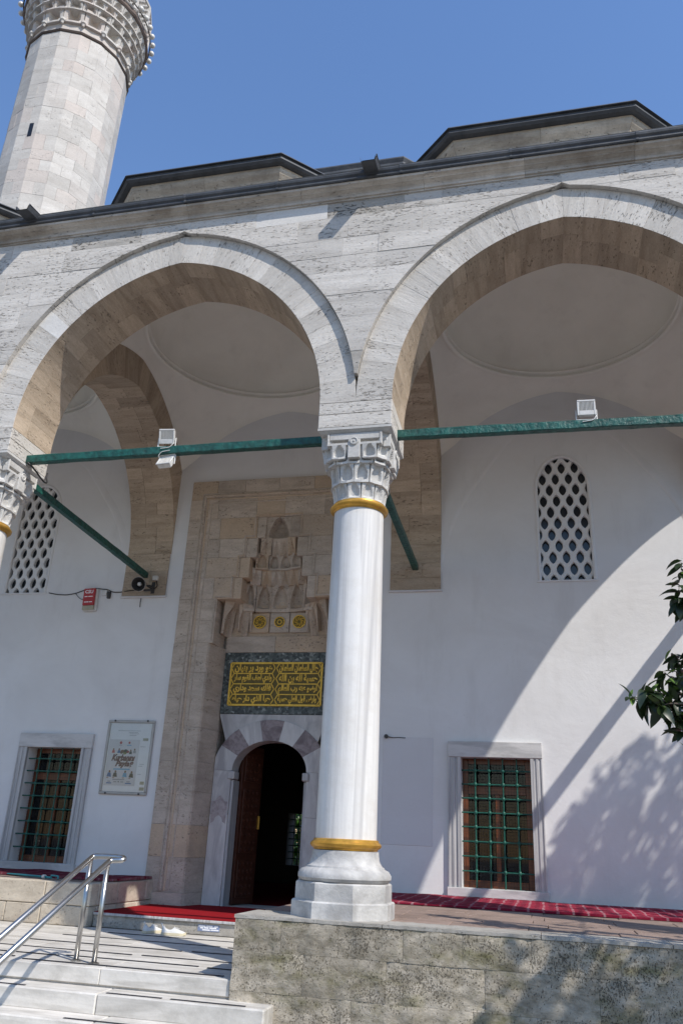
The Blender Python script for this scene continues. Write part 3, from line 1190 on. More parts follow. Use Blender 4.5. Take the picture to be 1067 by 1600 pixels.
for bi, c in enumerate(bays):
    n = 96
    v = []; f = []
    rows = 8
    for k in range(n):
        ph = 2 * PI * k / n + PI / n * 0
        x, y, z = perimeter(ph)
        p0 = Vector((x, y, z)); p2 = Vector((RR * math.cos(ph), RR * math.sin(ph), ZR))
        p1 = Vector((p0.x * 0.93 + p2.x * 0.07, p0.y * 0.93 + p2.y * 0.07, z + (ZR - z) * 0.62))
        for j in range(rows + 1):
            t = j / rows
            q = p0 * (1 - t) ** 2 + p1 * 2 * t * (1 - t) + p2 * t * t
            v.append((c + q.x, 2.31 + q.y, q.z))
    for k in range(n):
        k2 = (k + 1) % n
        for j in range(rows):
            a = k * (rows + 1) + j; b_ = k2 * (rows + 1) + j
            f.append((a, a + 1, b_ + 1, b_))
    prof = [(RR - 0.02, ZR + 0.10)]
    for j in range(1, 13):
        a = j / 12 * PI / 2
        prof.append(((RR - 0.02) * math.cos(a) + 0.001, ZR + 0.10 + 1.15 * math.sin(a)))
    lv, lf = lathegeo([(RR, ZR)] + prof, (c, 2.31, 0), n)
    m0 = len(v)
    vault = mk('vault', v + lv, f + [tuple(i + m0 for i in q) for q in lf], M_vault, portico, smooth=True)
    mb = MB().lathe([(RR + 0.01, ZR - 0.035), (RR - 0.03, ZR - 0.03), (RR - 0.045, ZR - 0.005), (RR - 0.03, ZR + 0.02), (RR - 0.01, ZR + 0.025)], (c, 2.31, 0), n)
    mb.lathe([(RR + 0.0, ZR + 0.055), (RR - 0.045, ZR + 0.06), (RR - 0.06, ZR + 0.08), (RR - 0.045, ZR + 0.105), (RR - 0.01, ZR + 0.11)], (c, 2.31, 0), n)
    mb.build('ring_moulding', M_vault, vault, True)

# cornice: moulded blocks, then the lead edge
prof = [(-0.30, 7.795), (-0.475, 7.795), (-0.475, 7.815), (-0.495, 7.818), (-0.50, 7.845), (-0.487, 7.852), (-0.50, 7.875), (-0.535, 7.897), (-0.548, 7.90), (-0.548, 7.91), (-0.57, 7.925), (-0.597, 7.932), (-0.60, 7.962), (-0.30, 7.962)]


def cornice_piece(parent, x0, x1, prof, mat, name='cornice_block', M=None, dy=0.0):
    n = len(prof)
    v = [(x0, p[0] + dy, p[1]) for p in prof] + [(x1, p[0] + dy, p[1]) for p in prof]
    f = [(k, (k + 1) % n, n + (k + 1) % n, n + k) for k in range(n)]
    f += [tuple(range(n))[::-1], tuple(range(n, 2 * n))]
    if M is not None:
        v = [M @ Vector(p) for p in v]
    return mk(name, v, f, mat, parent)


cornice = box('cornice', XL + 0.03, XR - 0.03, -0.42, -0.02, 7.81, 7.955, M_mortar, portico)
x = XL
while x < XR:
    x1 = min(x + random.uniform(0.9, 1.6), XR)
    if XR - x1 < 0.3:
        x1 = XR
    cornice_piece(cornice, x + 0.0015, x1 - 0.0015, prof, M_corn, dy=random.uniform(-0.004, 0.004))
    x = x1
lprof = [(-0.29, 7.964), (-0.618, 7.964), (-0.628, 7.975), (-0.625, 8.005), (-0.645, 8.025), (-0.652, 8.05), (-0.645, 8.07), (-0.61, 8.08), (-0.29, 8.11)]
x = XL - 0.02
while x < XR + 0.02:
    x1 = min(x + random.uniform(1.2, 1.7), XR + 0.02)
    cornice_piece(cornice, x, x1 - 0.004, lprof, M_lead, 'lead_edge', dy=random.uniform(-0.004, 0.004))
    cornice_piece(cornice, x - 0.008, x + 0.02, [(p[0] - 0.007 if p[0] < -0.3 else p[0], p[1] + (0.007 if p[1] > 8.04 else 0)) for p in lprof], M_lead, 'lead_seam')
    cornice_piece(cornice, x, x1 - 0.004, [(-0.60, 8.0815), (-0.645, 8.0715), (-0.652, 8.079), (-0.61, 8.092)], M_leadtop, 'lead_fold', dy=random.uniform(-0.004, 0.004))
    x = x1
# side returns of the cornice at both ends
for sx, X in ((1, XR), (-1, XL)):
    R_ = Matrix.Translation((X, 0, 0)) @ Matrix.Rotation(sx * PI / 2, 4, 'Z') @ Matrix.Translation((0, -FACE, 0))
    # rotated so that the profile's outside points away from the portico
    xx0, xx1 = (-0.6, D) if sx > 0 else (-D, 0.6)
    cornice_piece(cornice, xx0, xx1, prof, M_corn, M=R_)
    cornice_piece(cornice, xx0 - 0.05, xx1, lprof, M_lead, 'lead_edge', M=R_)

# roof sheet with openings for the domes
for c in bays:
    v = []; f = []
    n = 64
    for k in range(n):
        ph = 2 * PI * k / n
        cs, sn = math.cos(ph), math.sin(ph)
        hx = 2.3 if abs(c - 2.3) > .1 or cs < 0 else 2.3 + 0.44
        hx = 2.3 + 0.44 if (c < -6 and cs < 0) else hx
        hy = 2.59 if sn < 0 else 2.6
        kk = min(hx / abs(cs) if abs(cs) > 1e-6 else 1e9, hy / abs(sn) if abs(sn) > 1e-6 else 1e9)
        v.append((c + cs * kk, 2.31 + sn * kk, 8.10))
        v.append((c + cs * 1.9, 2.31 + sn * 1.9, 8.28))
    for k in range(n):
        k2 = (k + 1) % n
        f.append((2 * k, 2 * k2, 2 * k2 + 1, 2 * k + 1))
    mk('roof_sheet', v, f, M_leadtop, portico)


# octagonal drums with their lead caps
def octo(hs, ap, apy):
    """long front and back sides (half length hs), apothems ap, apy"""
    return [(-hs, -apy), (hs, -apy), (ap, -(apy - (ap - hs))), (ap, apy - (ap - hs)), (hs, apy), (-hs, apy), (-ap, apy - (ap - hs)), (-ap, -(apy - (ap - hs)))]


def drum(parent, cx, cy, hs, ap, apy, z0, z1, zl, mats, over=0.10, dome=1.3, name='dome_drum'):
    base = octo(hs - 0.12, ap - 0.12, apy - 0.12)
    v = [(cx + x, cy + y, z0) for x, y in base] + [(cx + x, cy + y, z1) for x, y in base]
    f = [(k, (k + 1) % 8, 8 + (k + 1) % 8, 8 + k) for k in range(8)]
    o = mk(name, v, f, mats[0], parent)
    # moulding blocks along every side
    steps_ = [(-0.12, z1 - 0.34), (-0.10, z1 - 0.33), (-0.095, z1 - 0.22), (-0.07, z1 - 0.16), (-0.02, z1 - 0.10), (0.0, z1 - 0.06), (0.0, z1)]
    for k in range(8):
        a = Vector(octo(hs, ap, apy)[k]); b_ = Vector(octo(hs, ap, apy)[(k + 1) % 8])
        L = (b_ - a).length
        nb = max(1, int(L / 0.75))
        dirv = (b_ - a).normalized()
        nrm = Vector((dirv.y, -dirv.x))
        for i in range(nb):
            t0, t1 = i / nb, (i + 1) / nb
            vv = []
            for t, s_ in ((t0, 1), (t1, -1)):
                for (d, z) in steps_ + [(-0.2, z1), (-0.2, z1 - 0.34)]:
                    p = a + dirv * (L * t + 0.0015 * s_)
                    if t in (0.0, 1.0):
                        # mitre at the corners
                        p = p + dirv * ((-d if t == 0 else d) * 0.414)
                    vv.append((cx + p.x + nrm.x * d, cy + p.y + nrm.y * d, z))
            n = len(vv) // 2
            ff = [(q, n + q, n + (q + 1) % n, (q + 1) % n) for q in range(n)] + [tuple(range(n)), tuple(range(2 * n - 1, n - 1, -1))]
            mk('moulding_block', vv, ff, mats[1], o)
    # lead edge and cap
    rings = [(0.0, z1 + 0.002), (over * 0.7, z1 + 0.004), (over, z1 + 0.03), (over * 0.9, z1 + 0.09), (over * 1.25, z1 + zl * 0.8), (over * 1.15, z1 + zl), (over * 0.6, z1 + zl + 0.02), (-0.25, z1 + zl + 0.12)]
    vv = []
    for (d, z) in rings:
        for x, y in octo(hs + d * 0.414, ap + d, apy + d):
            vv.append((cx + x, cy + y, z))
    ff = []
    for r in range(len(rings) - 1):
        for k in range(8):
            k2 = (k + 1) % 8
            ff.append((r * 8 + k, r * 8 + k2, r * 8 + 8 + k2, r * 8 + 8 + k))
    ff.append(tuple(range((len(rings) - 1) * 8, len(rings) * 8)))
    mk('lead_edge', vv, ff, M_lead, o)
    rad = ap - 0.3
    pr = [(rad * math.cos(j / 10 * PI / 2) + 0.001, z1 + zl + 0.1 + dome * math.sin(j / 10 * PI / 2)) for j in range(11)]
    lv, lf = lathegeo(pr, (cx, cy, 0), 48)
    mk('dome_cap', lv, lf, M_lead, o, smooth=True)
    return o


for c, cc_ in ((2.3, 2.12), (-2.3, -2.34), (-6.9, -6.85)):
    drum(portico, cc_, 2.15, 1.08, 2.2, 2.2, 8.12, 8.96, 0.11, (M_brown, M_brown), dome=0.3)

# water spouts on the lead edge above the columns: open wedge shaped gutters
for X in (0.13, -4.42):
    mb = MB()
    for (o_, zb_, zt_) in ((0.0, 0.0, 0.075), (0.012, 0.01, 0.075)):
        vs = [(-0.085 + o_, -0.56, 8.03 + zb_), (0.085 - o_, -0.56, 8.03 + zb_), (0.085 - o_, -0.86, 7.985 + zb_), (-0.085 + o_, -0.86, 7.985 + zb_),
              (-0.10 + o_, -0.56, 8.03 + zt_), (0.10 - o_, -0.56, 8.03 + zt_), (0.10 - o_, -0.86, 7.985 + zt_), (-0.10 + o_, -0.86, 7.985 + zt_)]
        mb.add([(X + p[0], p[1], p[2]) for p in vs], [(0, 3, 2, 1), (1, 2, 6, 5), (0, 4, 7, 3)])
    v, f = tubegeo([(X + 0.095, -0.56, 8.11), (X + 0.10, -0.86, 8.065)], 0.008, 6)
    mb.add(v, f)
    mb.build('water_spout', M_lead, portico)


# ------------------------------------------------------------------ niche cell used on capitals, portal and minaret
def niche_mesh(name, w, h, d, lean, mat, back=0.06, pw=2.2, nu=12, nv=8, flute=0.0, point=0.93, aw_=0.84, lip=0.0):
    """a small stalactite cell; local: x across, z up, -y outwards; the top leans outwards, the foot has a pointed lip"""
    v = []; f = []
    for j in range(nv + 1):
        t = j / nv
        aw = w / 2 * aw_ * max(0.0, 1 - (t / point) ** pw) ** 0.55 if t < point else 0.0
        for i in range(nu + 1):
            u = -1 + 2 * i / nu
            x = u * w / 2
            y = -lean * t
            z = t * h
            if aw > 1e-4 and abs(x) < aw:
                y += d * (1 - (x / aw) ** 2) ** 0.5 * (1 - 0.3 * t)
                if flute:
                    y += flute * d * (1 if int((u + 1) * 2.999) % 2 else -1)
            if lip and t < 0.16:
                k_ = 1 - abs(u)
                y = min(y, -lip * (0.4 + k_))
                z -= lip * 0.8 * k_
            v.append((x, y, z))
    for j in range(nv):
        for i in range(nu):
            a = j * (nu + 1) + i
            f.append((a, a + 1, a + nu + 2, a + nu + 1))
    n = len(v)
    idx = [i for i in range(nu + 1)] + [j * (nu + 1) + nu for j in range(1, nv + 1)] + [nv * (nu + 1) + i for i in range(nu - 1, -1, -1)] + [j * (nu + 1) for j in range(nv - 1, 0, -1)]
    for k in idx:
        v.append((v[k][0] * 0.92, max(v[k][1], 0) + back + (-lean if False else 0), v[k][2]))
    m = len(idx)
    for k in range(m):
        k2 = (k + 1) % m
        f.append((idx[k2], idx[k], n + k, n + k2))
    me = bpy.data.meshes.new(name)
    me.from_pydata(v, [], f)
    me.materials.append(mat)
    me.update()
    return me


def put(name, me, parent, loc, rz=0.0):
    o = bpy.data.objects.new(name, me)
    link(o, parent)
    o.matrix_basis = Matrix.Translation(loc) @ Matrix.Rotation(rz, 4, 'Z')
    return o


# ------------------------------------------------------------------ columns
col_labels = {0.0: 'central white marble column with gilded rings standing between both arches',
              -4.6: 'white marble column cut by the left edge of the picture',
              4.6: 'white marble column at the right end of the portico',
              -9.2: 'white marble column at the far left end of the portico'}
column = thing('marble_column', col_labels[0.0], 'column', (0, 0, 0), 'marble columns of the portico')


def octprism(r, z0, z1, c=0.012):
    """r is the apothem"""
    v = []
    for (rr, z) in ((r - 0.0, z0), (r, z1 - c), (r - c, z1)):
        k = rr / math.cos(PI / 8)
        for q in range(8):
            a = PI / 8 + q * PI / 4
            v.append((k * math.cos(a), k * math.sin(a), z))
    f = []
    for r_ in range(2):
        for q in range(8):
            f.append((r_ * 8 + q, r_ * 8 + (q + 1) % 8, r_ * 8 + 8 + (q + 1) % 8, r_ * 8 + 8 + q))
    f += [tuple(range(16, 24)), tuple(range(7, -1, -1))]
    return v, f


pl = MB().add(*octprism(0.436, 0.0, 0.135))
pl.build('plinth', M_base, column)
pl = MB().add(*octprism(0.408, 0.1352, 0.285))
pl.build('plinth', M_base, column)
prof_ = [(0.36, 0.286), (0.40, 0.29), (0.424, 0.318), (0.424, 0.35), (0.40, 0.385), (0.365, 0.40), (0.36, 0.415), (0.345, 0.42), (0.33, 0.44), (0.315, 0.47), (0.308, 0.51), (0.306, 0.545), (0.2, 0.548)]
shade_smooth_angle(MB().lathe(prof_, n=48).build('base', M_base, column), 35)


def ringprof(r, z0, z1):
    h = z1 - z0
    return [(r - 0.04, z0), (r + 0.006, z0), (r + 0.012, z0 + h * 0.14), (r + 0.024, z0 + h * 0.2), (r + 0.042, z0 + h * 0.38), (r + 0.044, z0 + h * 0.55), (r + 0.028, z0 + h * 0.74),
            (r + 0.018, z0 + h * 0.78), (r + 0.016, z0 + h * 0.95), (r + 0.004, z1), (r - 0.04, z1)]


shade_smooth_angle(MB().lathe(ringprof(0.285, 0.549, 0.645), n=48).build('gilded_ring', M_gold, column), 40)
pf = []
for j in range(13):
    t = j / 12
    pf.append((0.283 - 0.019 * t ** 1.4, 0.640 + (3.885 - 0.640) * t))
MB().lathe(pf, n=48).build('shaft', M_shaft, column, True)
shade_smooth_angle(MB().lathe(ringprof(0.268, 3.868, 3.965), n=48).build('gilded_ring', M_gold, column), 40)


def sq(phi, a, n):
    return a / (abs(math.cos(phi)) ** n + abs(math.sin(phi)) ** n) ** (1 / n)


v = []; f = []
lv_ = [(3.955, 0.245, 2.0), (4.10, 0.25, 2.2), (4.3, 0.275, 3.0), (4.5, 0.31, 4.5), (4.62, 0.335, 8.0), (4.684, 0.345, 12.0)]
for (z, a, n_) in lv_:
    for k in range(48):
        ph = 2 * PI * (k + 0.5) / 48
        r = sq(ph, a, n_)
        v.append((r * math.cos(ph), r * math.sin(ph), z))
for j in range(len(lv_) - 1):
    for k in range(48):
        k2 = (k + 1) % 48
        f.append((j * 48 + k, j * 48 + k2, j * 48 + 48 + k2, j * 48 + 48 + k))
capital = mk('capital', v, f, M_capst, column)
tiers = [(3.955, 0.19, 0.262, 2.0, 12, 0.03, 0.0), (4.14, 0.21, 0.292, 2.3, 12, 0.075, 0.5), (4.345, 0.20, 0.325, 3.2, 16, 0.06, 0.0)]
for (z, h, a, n_, cnt, d, off) in tiers:
    per = 2 * PI * a * (1 + (n_ - 2) * 0.06)
    me = niche_mesh('niche_cell', per / cnt * 0.99, h, d, 0.03, M_capst, back=0.05, pw=2.6, lip=0.012, aw_=0.78)
    for k in range(cnt):
        ph = 2 * PI * (k + off) / cnt - PI / 2
        r = sq(ph, a, n_)
        # outward normal of the superellipse
        gx = math.copysign(abs(math.cos(ph)) ** (n_ - 1), math.cos(ph)); gy = math.copysign(abs(math.sin(ph)) ** (n_ - 1), math.sin(ph))
        na = math.atan2(gy, gx)
        put('niche_cell', me, capital, (r * math.cos(ph), r * math.sin(ph), z), na + PI / 2)
# plain frame under the abacus, pendants with rosettes in the middle of each face
for q in range(4):
    R_ = Matrix.Rotation(q * PI / 2, 4, 'Z')
    def bxr(name, x0, x1, y0, y1, z0, z1, mat=M_capst, par=capital, c=0.004):
        v, f = boxgeo(x0, x1, y0, y1, z0, z1, c)
        return mk(name, [R_ @ Vector(p) for p in v], f, mat, par)
    bxr('frame_band', -0.27, 0.27, -0.372, -0.30, 4.605, 4.682)
    bxr('frame_band', -0.275, 0.275, -0.378, -0.31, 4.535, 4.565)
    for sx in (-1, 1):
        bxr('frame_band', sx * 0.285 - 0.012, sx * 0.285 + 0.012, -0.378, -0.30, 4.535, 4.682)
        me2 = niche_mesh('corner_cell', 0.15, 0.15, 0.05, 0.03, M_capst, back=0.07, lip=0.01)
        o = put('niche_cell', me2, capital, (0, 0, 0))
        o.matrix_basis = R_ @ Matrix.Translation((sx * 0.165, -0.352, 4.39)) @ Matrix.Rotation(0, 4, 'Z')
    bxr('pendant', -0.065, 0.065, -0.384, -0.30, 4.385, 4.60)
    rv, rf = lathegeo([(0.046, 0.0), (0.046, 0.012), (0.036, 0.016), (0.032, 0.008), (0.012, 0.008), (0.010, 0.016), (0.001, 0.018)], (0, 0, 0), 16)
    T = R_ @ Matrix.Translation((0, -0.384, 4.575)) @ Matrix.Rotation(PI / 2, 4, 'X')
    mk('rosette', [T @ Vector(p) for p in rv], rf, M_capst, capital)
    o = put('niche_cell', niche_mesh('corner_cell', 0.13, 0.24, 0.05, 0.05, M_capst, back=0.09, lip=0.012), capital, (0, 0, 0))
    o.matrix_basis = R_ @ Matrix.Rotation(PI / 4, 4, 'Z') @ Matrix.Translation((0, -0.405, 4.40))
# abacus
v = []
for (h_, z) in ((0.352, 4.684), (0.365, 4.688), (0.392, 4.712), (0.403, 4.716), (0.403, 4.744)):
    v += [(-h_, -h_, z), (h_, -h_, z), (h_, h_, z), (-h_, h_, z)]
f = []
for r in range(4):
    for k in range(4):
        f.append((r * 4 + k, r * 4 + (k + 1) % 4, r * 4 + 4 + (k + 1) % 4, r * 4 + 4 + k))
f += [(16, 17, 18, 19), (3, 2, 1, 0)]
mk('abacus', v, f, M_capst, column)
for X in (-4.6, 4.6, -9.2):
    c_ = copy_tree(column)
    c_.location = (X, 0, 0)
    c_['label'] = col_labels[X]


# ------------------------------------------------------------------ the mosque behind the portico
mosque = thing('mosque', 'white plastered mosque wall with carved stone portal behind the arcade', 'mosque', (PC, D, 0))


def holed_wall(name, x0, x1, z0, z1, holes, y0, y1, mat, parent, conv=None):
    xs = sorted(set([x0, x1] + [h[0] for h in holes] + [h[1] for h in holes]))
    zs = sorted(set([z0, z1] + [h[2] for h in holes] + [h[3] for h in holes]))
    def solid(i, j):
        if i < 0 or j < 0 or i >= len(xs) - 1 or j >= len(zs) - 1:
            return False
        cx = (xs[i] + xs[i + 1]) / 2; cz = (zs[j] + zs[j + 1]) / 2
        return not any(h[0] < cx < h[1] and h[2] < cz < h[3] for h in holes)
    v = []; f = []; ids = {}
    def P(x, y, z):
        k = (round(x, 5), round(y, 5), round(z, 5))
        if k not in ids:
            ids[k] = len(v)
            v.append(k)
        return ids[k]
    for i in range(len(xs) - 1):
        for j in range(len(zs) - 1):
            if not solid(i, j):
                continue
            a, b_, c, d = xs[i], xs[i + 1], zs[j], zs[j + 1]
            f.append((P(a, y0, c), P(b_, y0, c), P(b_, y0, d), P(a, y0, d)))
            f.append((P(b_, y1, c), P(a, y1, c), P(a, y1, d), P(b_, y1, d)))
            if not solid(i - 1, j): f.append((P(a, y1, c), P(a, y0, c), P(a, y0, d), P(a, y1, d)))
            if not solid(i + 1, j): f.append((P(b_, y0, c), P(b_, y1, c), P(b_, y1, d), P(b_, y0, d)))
            if not solid(i, j - 1): f.append((P(a, y1, c), P(b_, y1, c), P(b_, y0, c), P(a, y0, c)))
            if not solid(i, j + 1): f.append((P(a, y0, d), P(b_, y0, d), P(b_, y1, d), P(a, y1, d)))
    if conv:
        v = [conv(p) for p in v]
    return mk(name, v, f, mat, parent)


def mir(x): return 2 * PC - x


WIN = (0.68, 1.64, 0.12, 1.83)
LAT = (1.895, 2.695, 4.42, 6.50)
holes = [(-3.92, mir(-3.92), -2.0, 6.35), WIN, (mir(WIN[1]), mir(WIN[0]), WIN[2], WIN[3]), LAT, (mir(LAT[1]), mir(LAT[0]), LAT[2], LAT[3])]
wall = holed_wall('wall', -9.6, 5.0, GROUND, 10.2, holes, D, D + 0.9, M_plas, mosque)
wall['label'] = 'white plaster wall shaded by the arcade with sunlight on its right'
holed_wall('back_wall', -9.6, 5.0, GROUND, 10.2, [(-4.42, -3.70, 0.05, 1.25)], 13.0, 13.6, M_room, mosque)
sw = lambda p: (-9.6 + (p[1] - 0.0), p[0], p[2])
holed_wall('side_wall', D + 0.9, 13.0, GROUND, 10.2, [(9.55, 10.35, 0.0, 1.95)], 0.0, 0.6, M_room, mosque, sw)
box('side_wall', 4.4, 5.0, D + 0.9, 13.0, GROUND, 10.2, M_room, mosque)
box('room_floor', -9.0, 4.4, D + 0.9, 13.0, GROUND, RC - 0.03, M_redc, mosque)
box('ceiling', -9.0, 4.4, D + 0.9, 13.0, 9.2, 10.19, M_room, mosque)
drum(mosque, PC, 9.9, 1.62, 3.9, 3.9, 10.2, 14.76, 0.22, (M_brown, M_brown), over=0.12, dome=0.7, name='main_drum')

# repaired plaster patches and little marks on the wall
for (x0, x1, z0, z1, t) in ((-0.45, 0.28, 0.62, 2.08, 0.006),):
    box('plaster_patch', x0, x1, D - t, D + 0.01, z0, z1, M_patch, mosque, 0.004)
# shallow blind arch against the wall in the side bays
for c in (2.3, -6.9):
    pts = [(-1.9, 4.6), (-1.72, 5.3), (-1.5, 5.78), (-1.27, 6.12), (-1.0, 6.5), (-0.756, 6.80), (-0.4, 7.02), (0, 7.13), (0.4, 7.02), (0.756, 6.80), (1.0, 6.5), (1.27, 6.12), (1.5, 5.78), (1.72, 5.3), (1.9, 4.6)]
    dense = []
    for k in range(len(pts) - 1):
        for q in range(4):
            t = q / 4
            p0 = pts[max(k - 1, 0)]; p1 = pts[k]; p2 = pts[k + 1]; p3 = pts[min(k + 2, len(pts) - 1)]
            dense.append(tuple(0.5 * (2 * p1[c2] + (p2[c2] - p0[c2]) * t + (2 * p0[c2] - 5 * p1[c2] + 4 * p2[c2] - p3[c2]) * t * t + (-p0[c2] + 3 * p1[c2] - 3 * p2[c2] + p3[c2]) * t ** 3) for c2 in (0, 1)))
    pts = dense + [pts[-1]]
    v = []; f = []
    for k, (s, z) in enumerate(pts):
        so = s * 1.04
        zo = z + 0.05 + 0.9 * (1 - abs(s) / 1.9) * 0.0
        v += [(c + s, D, z), (c + s * 1.008, D - 0.008, z + 0.012), (c + s * 1.03, D - 0.010, z + 0.045), (c + s * 1.06, D, z + 0.12)]
    for k in range(len(pts) - 1):
        a = k * 4
        f += [(a, a + 1, a + 5, a + 4), (a + 1, a + 2, a + 6, a + 5), (a + 2, a + 3, a + 7, a + 6)]
    mk('blind_arch', v, f, M_plas, mosque, smooth=True)

# stone pilasters that carry the transverse arches
for X in COLX:
    pil = box('pilaster', X - H + 0.02, X + H - 0.02, D - 0.012, D + 0.02, 4.30, ZS - 0.002, M_mortw, mosque)
    z = 4.308
    for z1 in (4.50, 4.74, ZS):
        if z1 == 4.74:
            xm = X + random.uniform(-0.15, 0.15)
            for (a, b_) in ((X - 0.396, xm), (xm, X + 0.396)):
                box('stone', a + 0.001, b_ - 0.001, D - 0.035, D - 0.013, z + 0.001, z1 - 0.001, M_warm, pil, 0.004)
        else:
            box('stone', X - 0.396, X + 0.396, D - 0.035, D - 0.013, z + 0.001, z1 - 0.001, M_warm, pil, 0.004)
        z = z1
    box('ledge', X - 0.42, X + 0.42, D - 0.045, D - 0.001, 4.278, 4.306, M_patch, pil, 0.005)


# ---- plaster lattice windows
def arch_outline(hw, z0, zs, zt, n=10):
    """right half then left half, counter-clockwise, convex pointed outline about x = 0"""
    pts = [(-hw, z0), (hw, z0)]
    for k in range(n + 1):
        t = k / n
        a = t * PI / 2
        pts.append((hw * math.cos(a) ** 0.92, zs + (zt - zs) * (0.86 * math.sin(a) + 0.14 * t)))
    for k in range(n - 1, -1, -1):
        t = k / n
        a = t * PI / 2
        pts.append((-hw * math.cos(a) ** 0.92, zs + (zt - zs) * (0.86 * math.sin(a) + 0.14 * t)))
    return pts


import bmesh


def lattice_mesh(name, outline, px, pz, hw, hh, thick, mat, shape='lens', lip=0.012):
    """plate with staggered lens shaped openings clipped to a convex outline; local x,z in plane, front at y=0"""
    x0 = min(p[0] for p in outline); x1 = max(p[0] for p in outline)
    z0 = min(p[1] for p in outline); z1 = max(p[1] for p in outline)
    bm = bmesh.new()
    nseg = 16
    rows = int((z1 - z0) / (pz / 2)) + 3
    cols = int((x1 - x0) / px) + 3
    for r in range(-1, rows):
        zc = z0 + r * pz / 2
        for c in range(-1, cols):
            xc = x0 + px / 2 + (c + (0.5 if r % 2 else 0)) * px - px / 2
            rh = []; a_ = []; b_ = []; d_ = []
            for k in range(nseg):
                t = 2 * PI * k / nseg
                ct, st = math.cos(t), math.sin(t)
                m = 1 / (abs(ct) + abs(st))
                ox, oz = ct * m * px / 2, st * m * pz / 2
                # lens opening: pointed above and below
                hz = st * hh
                lw = hw * max(0.0, math.cos(PI / 2 * min(1, abs(st)) ** 1.15)) ** 0.75
                hx = math.copysign(lw, ct) if abs(ct) > 1e-6 else 0.0
                rh.append(bm.verts.new((xc + ox, 0, zc + oz)))
                a_.append(bm.verts.new((xc + hx * 1.16, 0.0, zc + hz * 1.10)))
                b_.append(bm.verts.new((xc + hx, lip, zc + hz)))
                d_.append(bm.verts.new((xc + hx, thick, zc + hz)))
            for k in range(nseg):
                k2 = (k + 1) % nseg
                for p, q in ((rh, a_), (a_, b_), (b_, d_)):
                    bm.faces.new((p[k], p[k2], q[k2], q[k]))
    bmesh.ops.remove_doubles(bm, verts=bm.verts, dist=1e-5)
    n = len(outline)
    for k in range(n):
        p = outline[k]; q = outline[(k + 1) % n]
        dx, dz = q[0] - p[0], q[1] - p[1]
        if abs(dx) + abs(dz) < 1e-6:
            continue
        geom = bm.verts[:] + bm.edges[:] + bm.faces[:]
        bmesh.ops.bisect_plane(bm, geom=geom, plane_co=(p[0], 0, p[1]), plane_no=(dz, 0, -dx), clear_outer=True)
    bmesh.ops.recalc_face_normals(bm, faces=bm.faces)
    me = bpy.data.meshes.new(name)
    bm.to_mesh(me)
    bm.free()
    me.materials.append(mat)
    return me


M_latt = plaster('lattice_plaster', (0.74, 0.735, 0.725), (0.52, 0.51, 0.50), 0.4)
zt0, zt1 = LAT[2], LAT[3]
outl = arch_outline(0.40, zt0, 5.93, 6.485)
lat_me = lattice_mesh('lattice', [(p[0] * 0.985, p[1]) for p in outl], 0.2, 0.375, 0.056, 0.100, 0.07, M_latt)
for c in (2.295, mir(2.295)):
    # rim around the opening (bead) is the window's own mesh; corners of the wall fill up to the pointed head
    v, f = tubegeo([(c + p[0] * 1.01, D + 0.012, p[1]) for p in outl[1:]] + [(c - 0.404, D + 0.012, zt0)], 0.03, 8, True)
    win = mk('lattice_window', v, f, M_plas, mosque)
    win['label'] = 'arched window with white plaster lattice of pointed openings'
    nn = len(outl)
    for sgn in (-1, 1):
        arc = [p for p in outl[1:] if (p[0] * sgn >= -1e-6)]
        arc = sorted(arc, key=lambda p: p[1])
        poly = [(c + p[0], p[1]) for p in arc if p[1] > 5.9] + [(c + 0.0, LAT[3] - 0.001), (c + sgn * 0.398, LAT[3] - 0.001)]
        n_ = len(poly)
        vv = [(p[0], D + 0.002, p[1]) for p in poly] + [(p[0], D + 0.2, p[1]) for p in poly]
        ff = [tuple(range(n_)), tuple(range(2 * n_ - 1, n_ - 1, -1))] + [(k, (k + 1) % n_, n_ + (k + 1) % n_, n_ + k) for k in range(n_)]
        mk('spandrel', vv, ff, M_plas, win)
    o = bpy.data.objects.new('lattice', lat_me)
    link(o, win)
    o.matrix_basis = Matrix.Translation((c, D + 0.035, 0))
    box('pane', c - 0.398, c + 0.398, D + 0.125, D + 0.135, zt0 + 0.001, zt1 - 0.002, M_pane, win)
    box('sill', c - 0.45, c + 0.45, D - 0.02, D - 0.001, zt0 - 0.03, zt0 - 0.002, M_plas, win, 0.004)


# ---- marble framed windows with green iron grilles
def jamb_profile(x0, x1, sgn):
    """plan polygon of a moulded jamb; sgn=+1: outer edge at x0"""
    w = x1 - x0
    pr = [(0, 0.0), (0, -0.055), (0.10, -0.055), (0.14, -0.042), (0.30, -0.042), (0.34, -0.052), (0.50, -0.052), (0.54, -0.038), (0.70, -0.038), (0.74, -0.055), (1.0, -0.055), (1.0, 0.16), (0, 0.16)]
    out = []
    for t, y in pr:
        xx = x0 + w * t if sgn > 0 else x1 - w * t
        out.append((xx, D + y - (0.0 if y < 0 else 0)))
    return out


def extrude_z(poly, z0, z1):
    n = len(poly)
    area = sum(poly[k - 1][0] * poly[k][1] - poly[k][0] * poly[k - 1][1] for k in range(n))
    v = [(p[0], p[1], z0) for p in poly] + [(p[0], p[1], z1) for p in poly]
    f = [(k, (k + 1) % n, n + (k + 1) % n, n + k) for k in range(n)] + [tuple(range(n))[::-1], tuple(range(n, 2 * n))]
    if area < 0:
        f = [tuple(reversed(q)) for q in f]
    return v, f


knob_v, knob_f = [], []
_bm = bmesh.new()
bmesh.ops.create_icosphere(_bm, subdivisions=2, radius=0.026)
knob_me = bpy.data.meshes.new('knob')
_bm.to_mesh(knob_me)
_bm.free()
knob_me.materials.append(M_grill)
knob_me.polygons.foreach_set('use_smooth', [True] * len(knob_me.polygons))

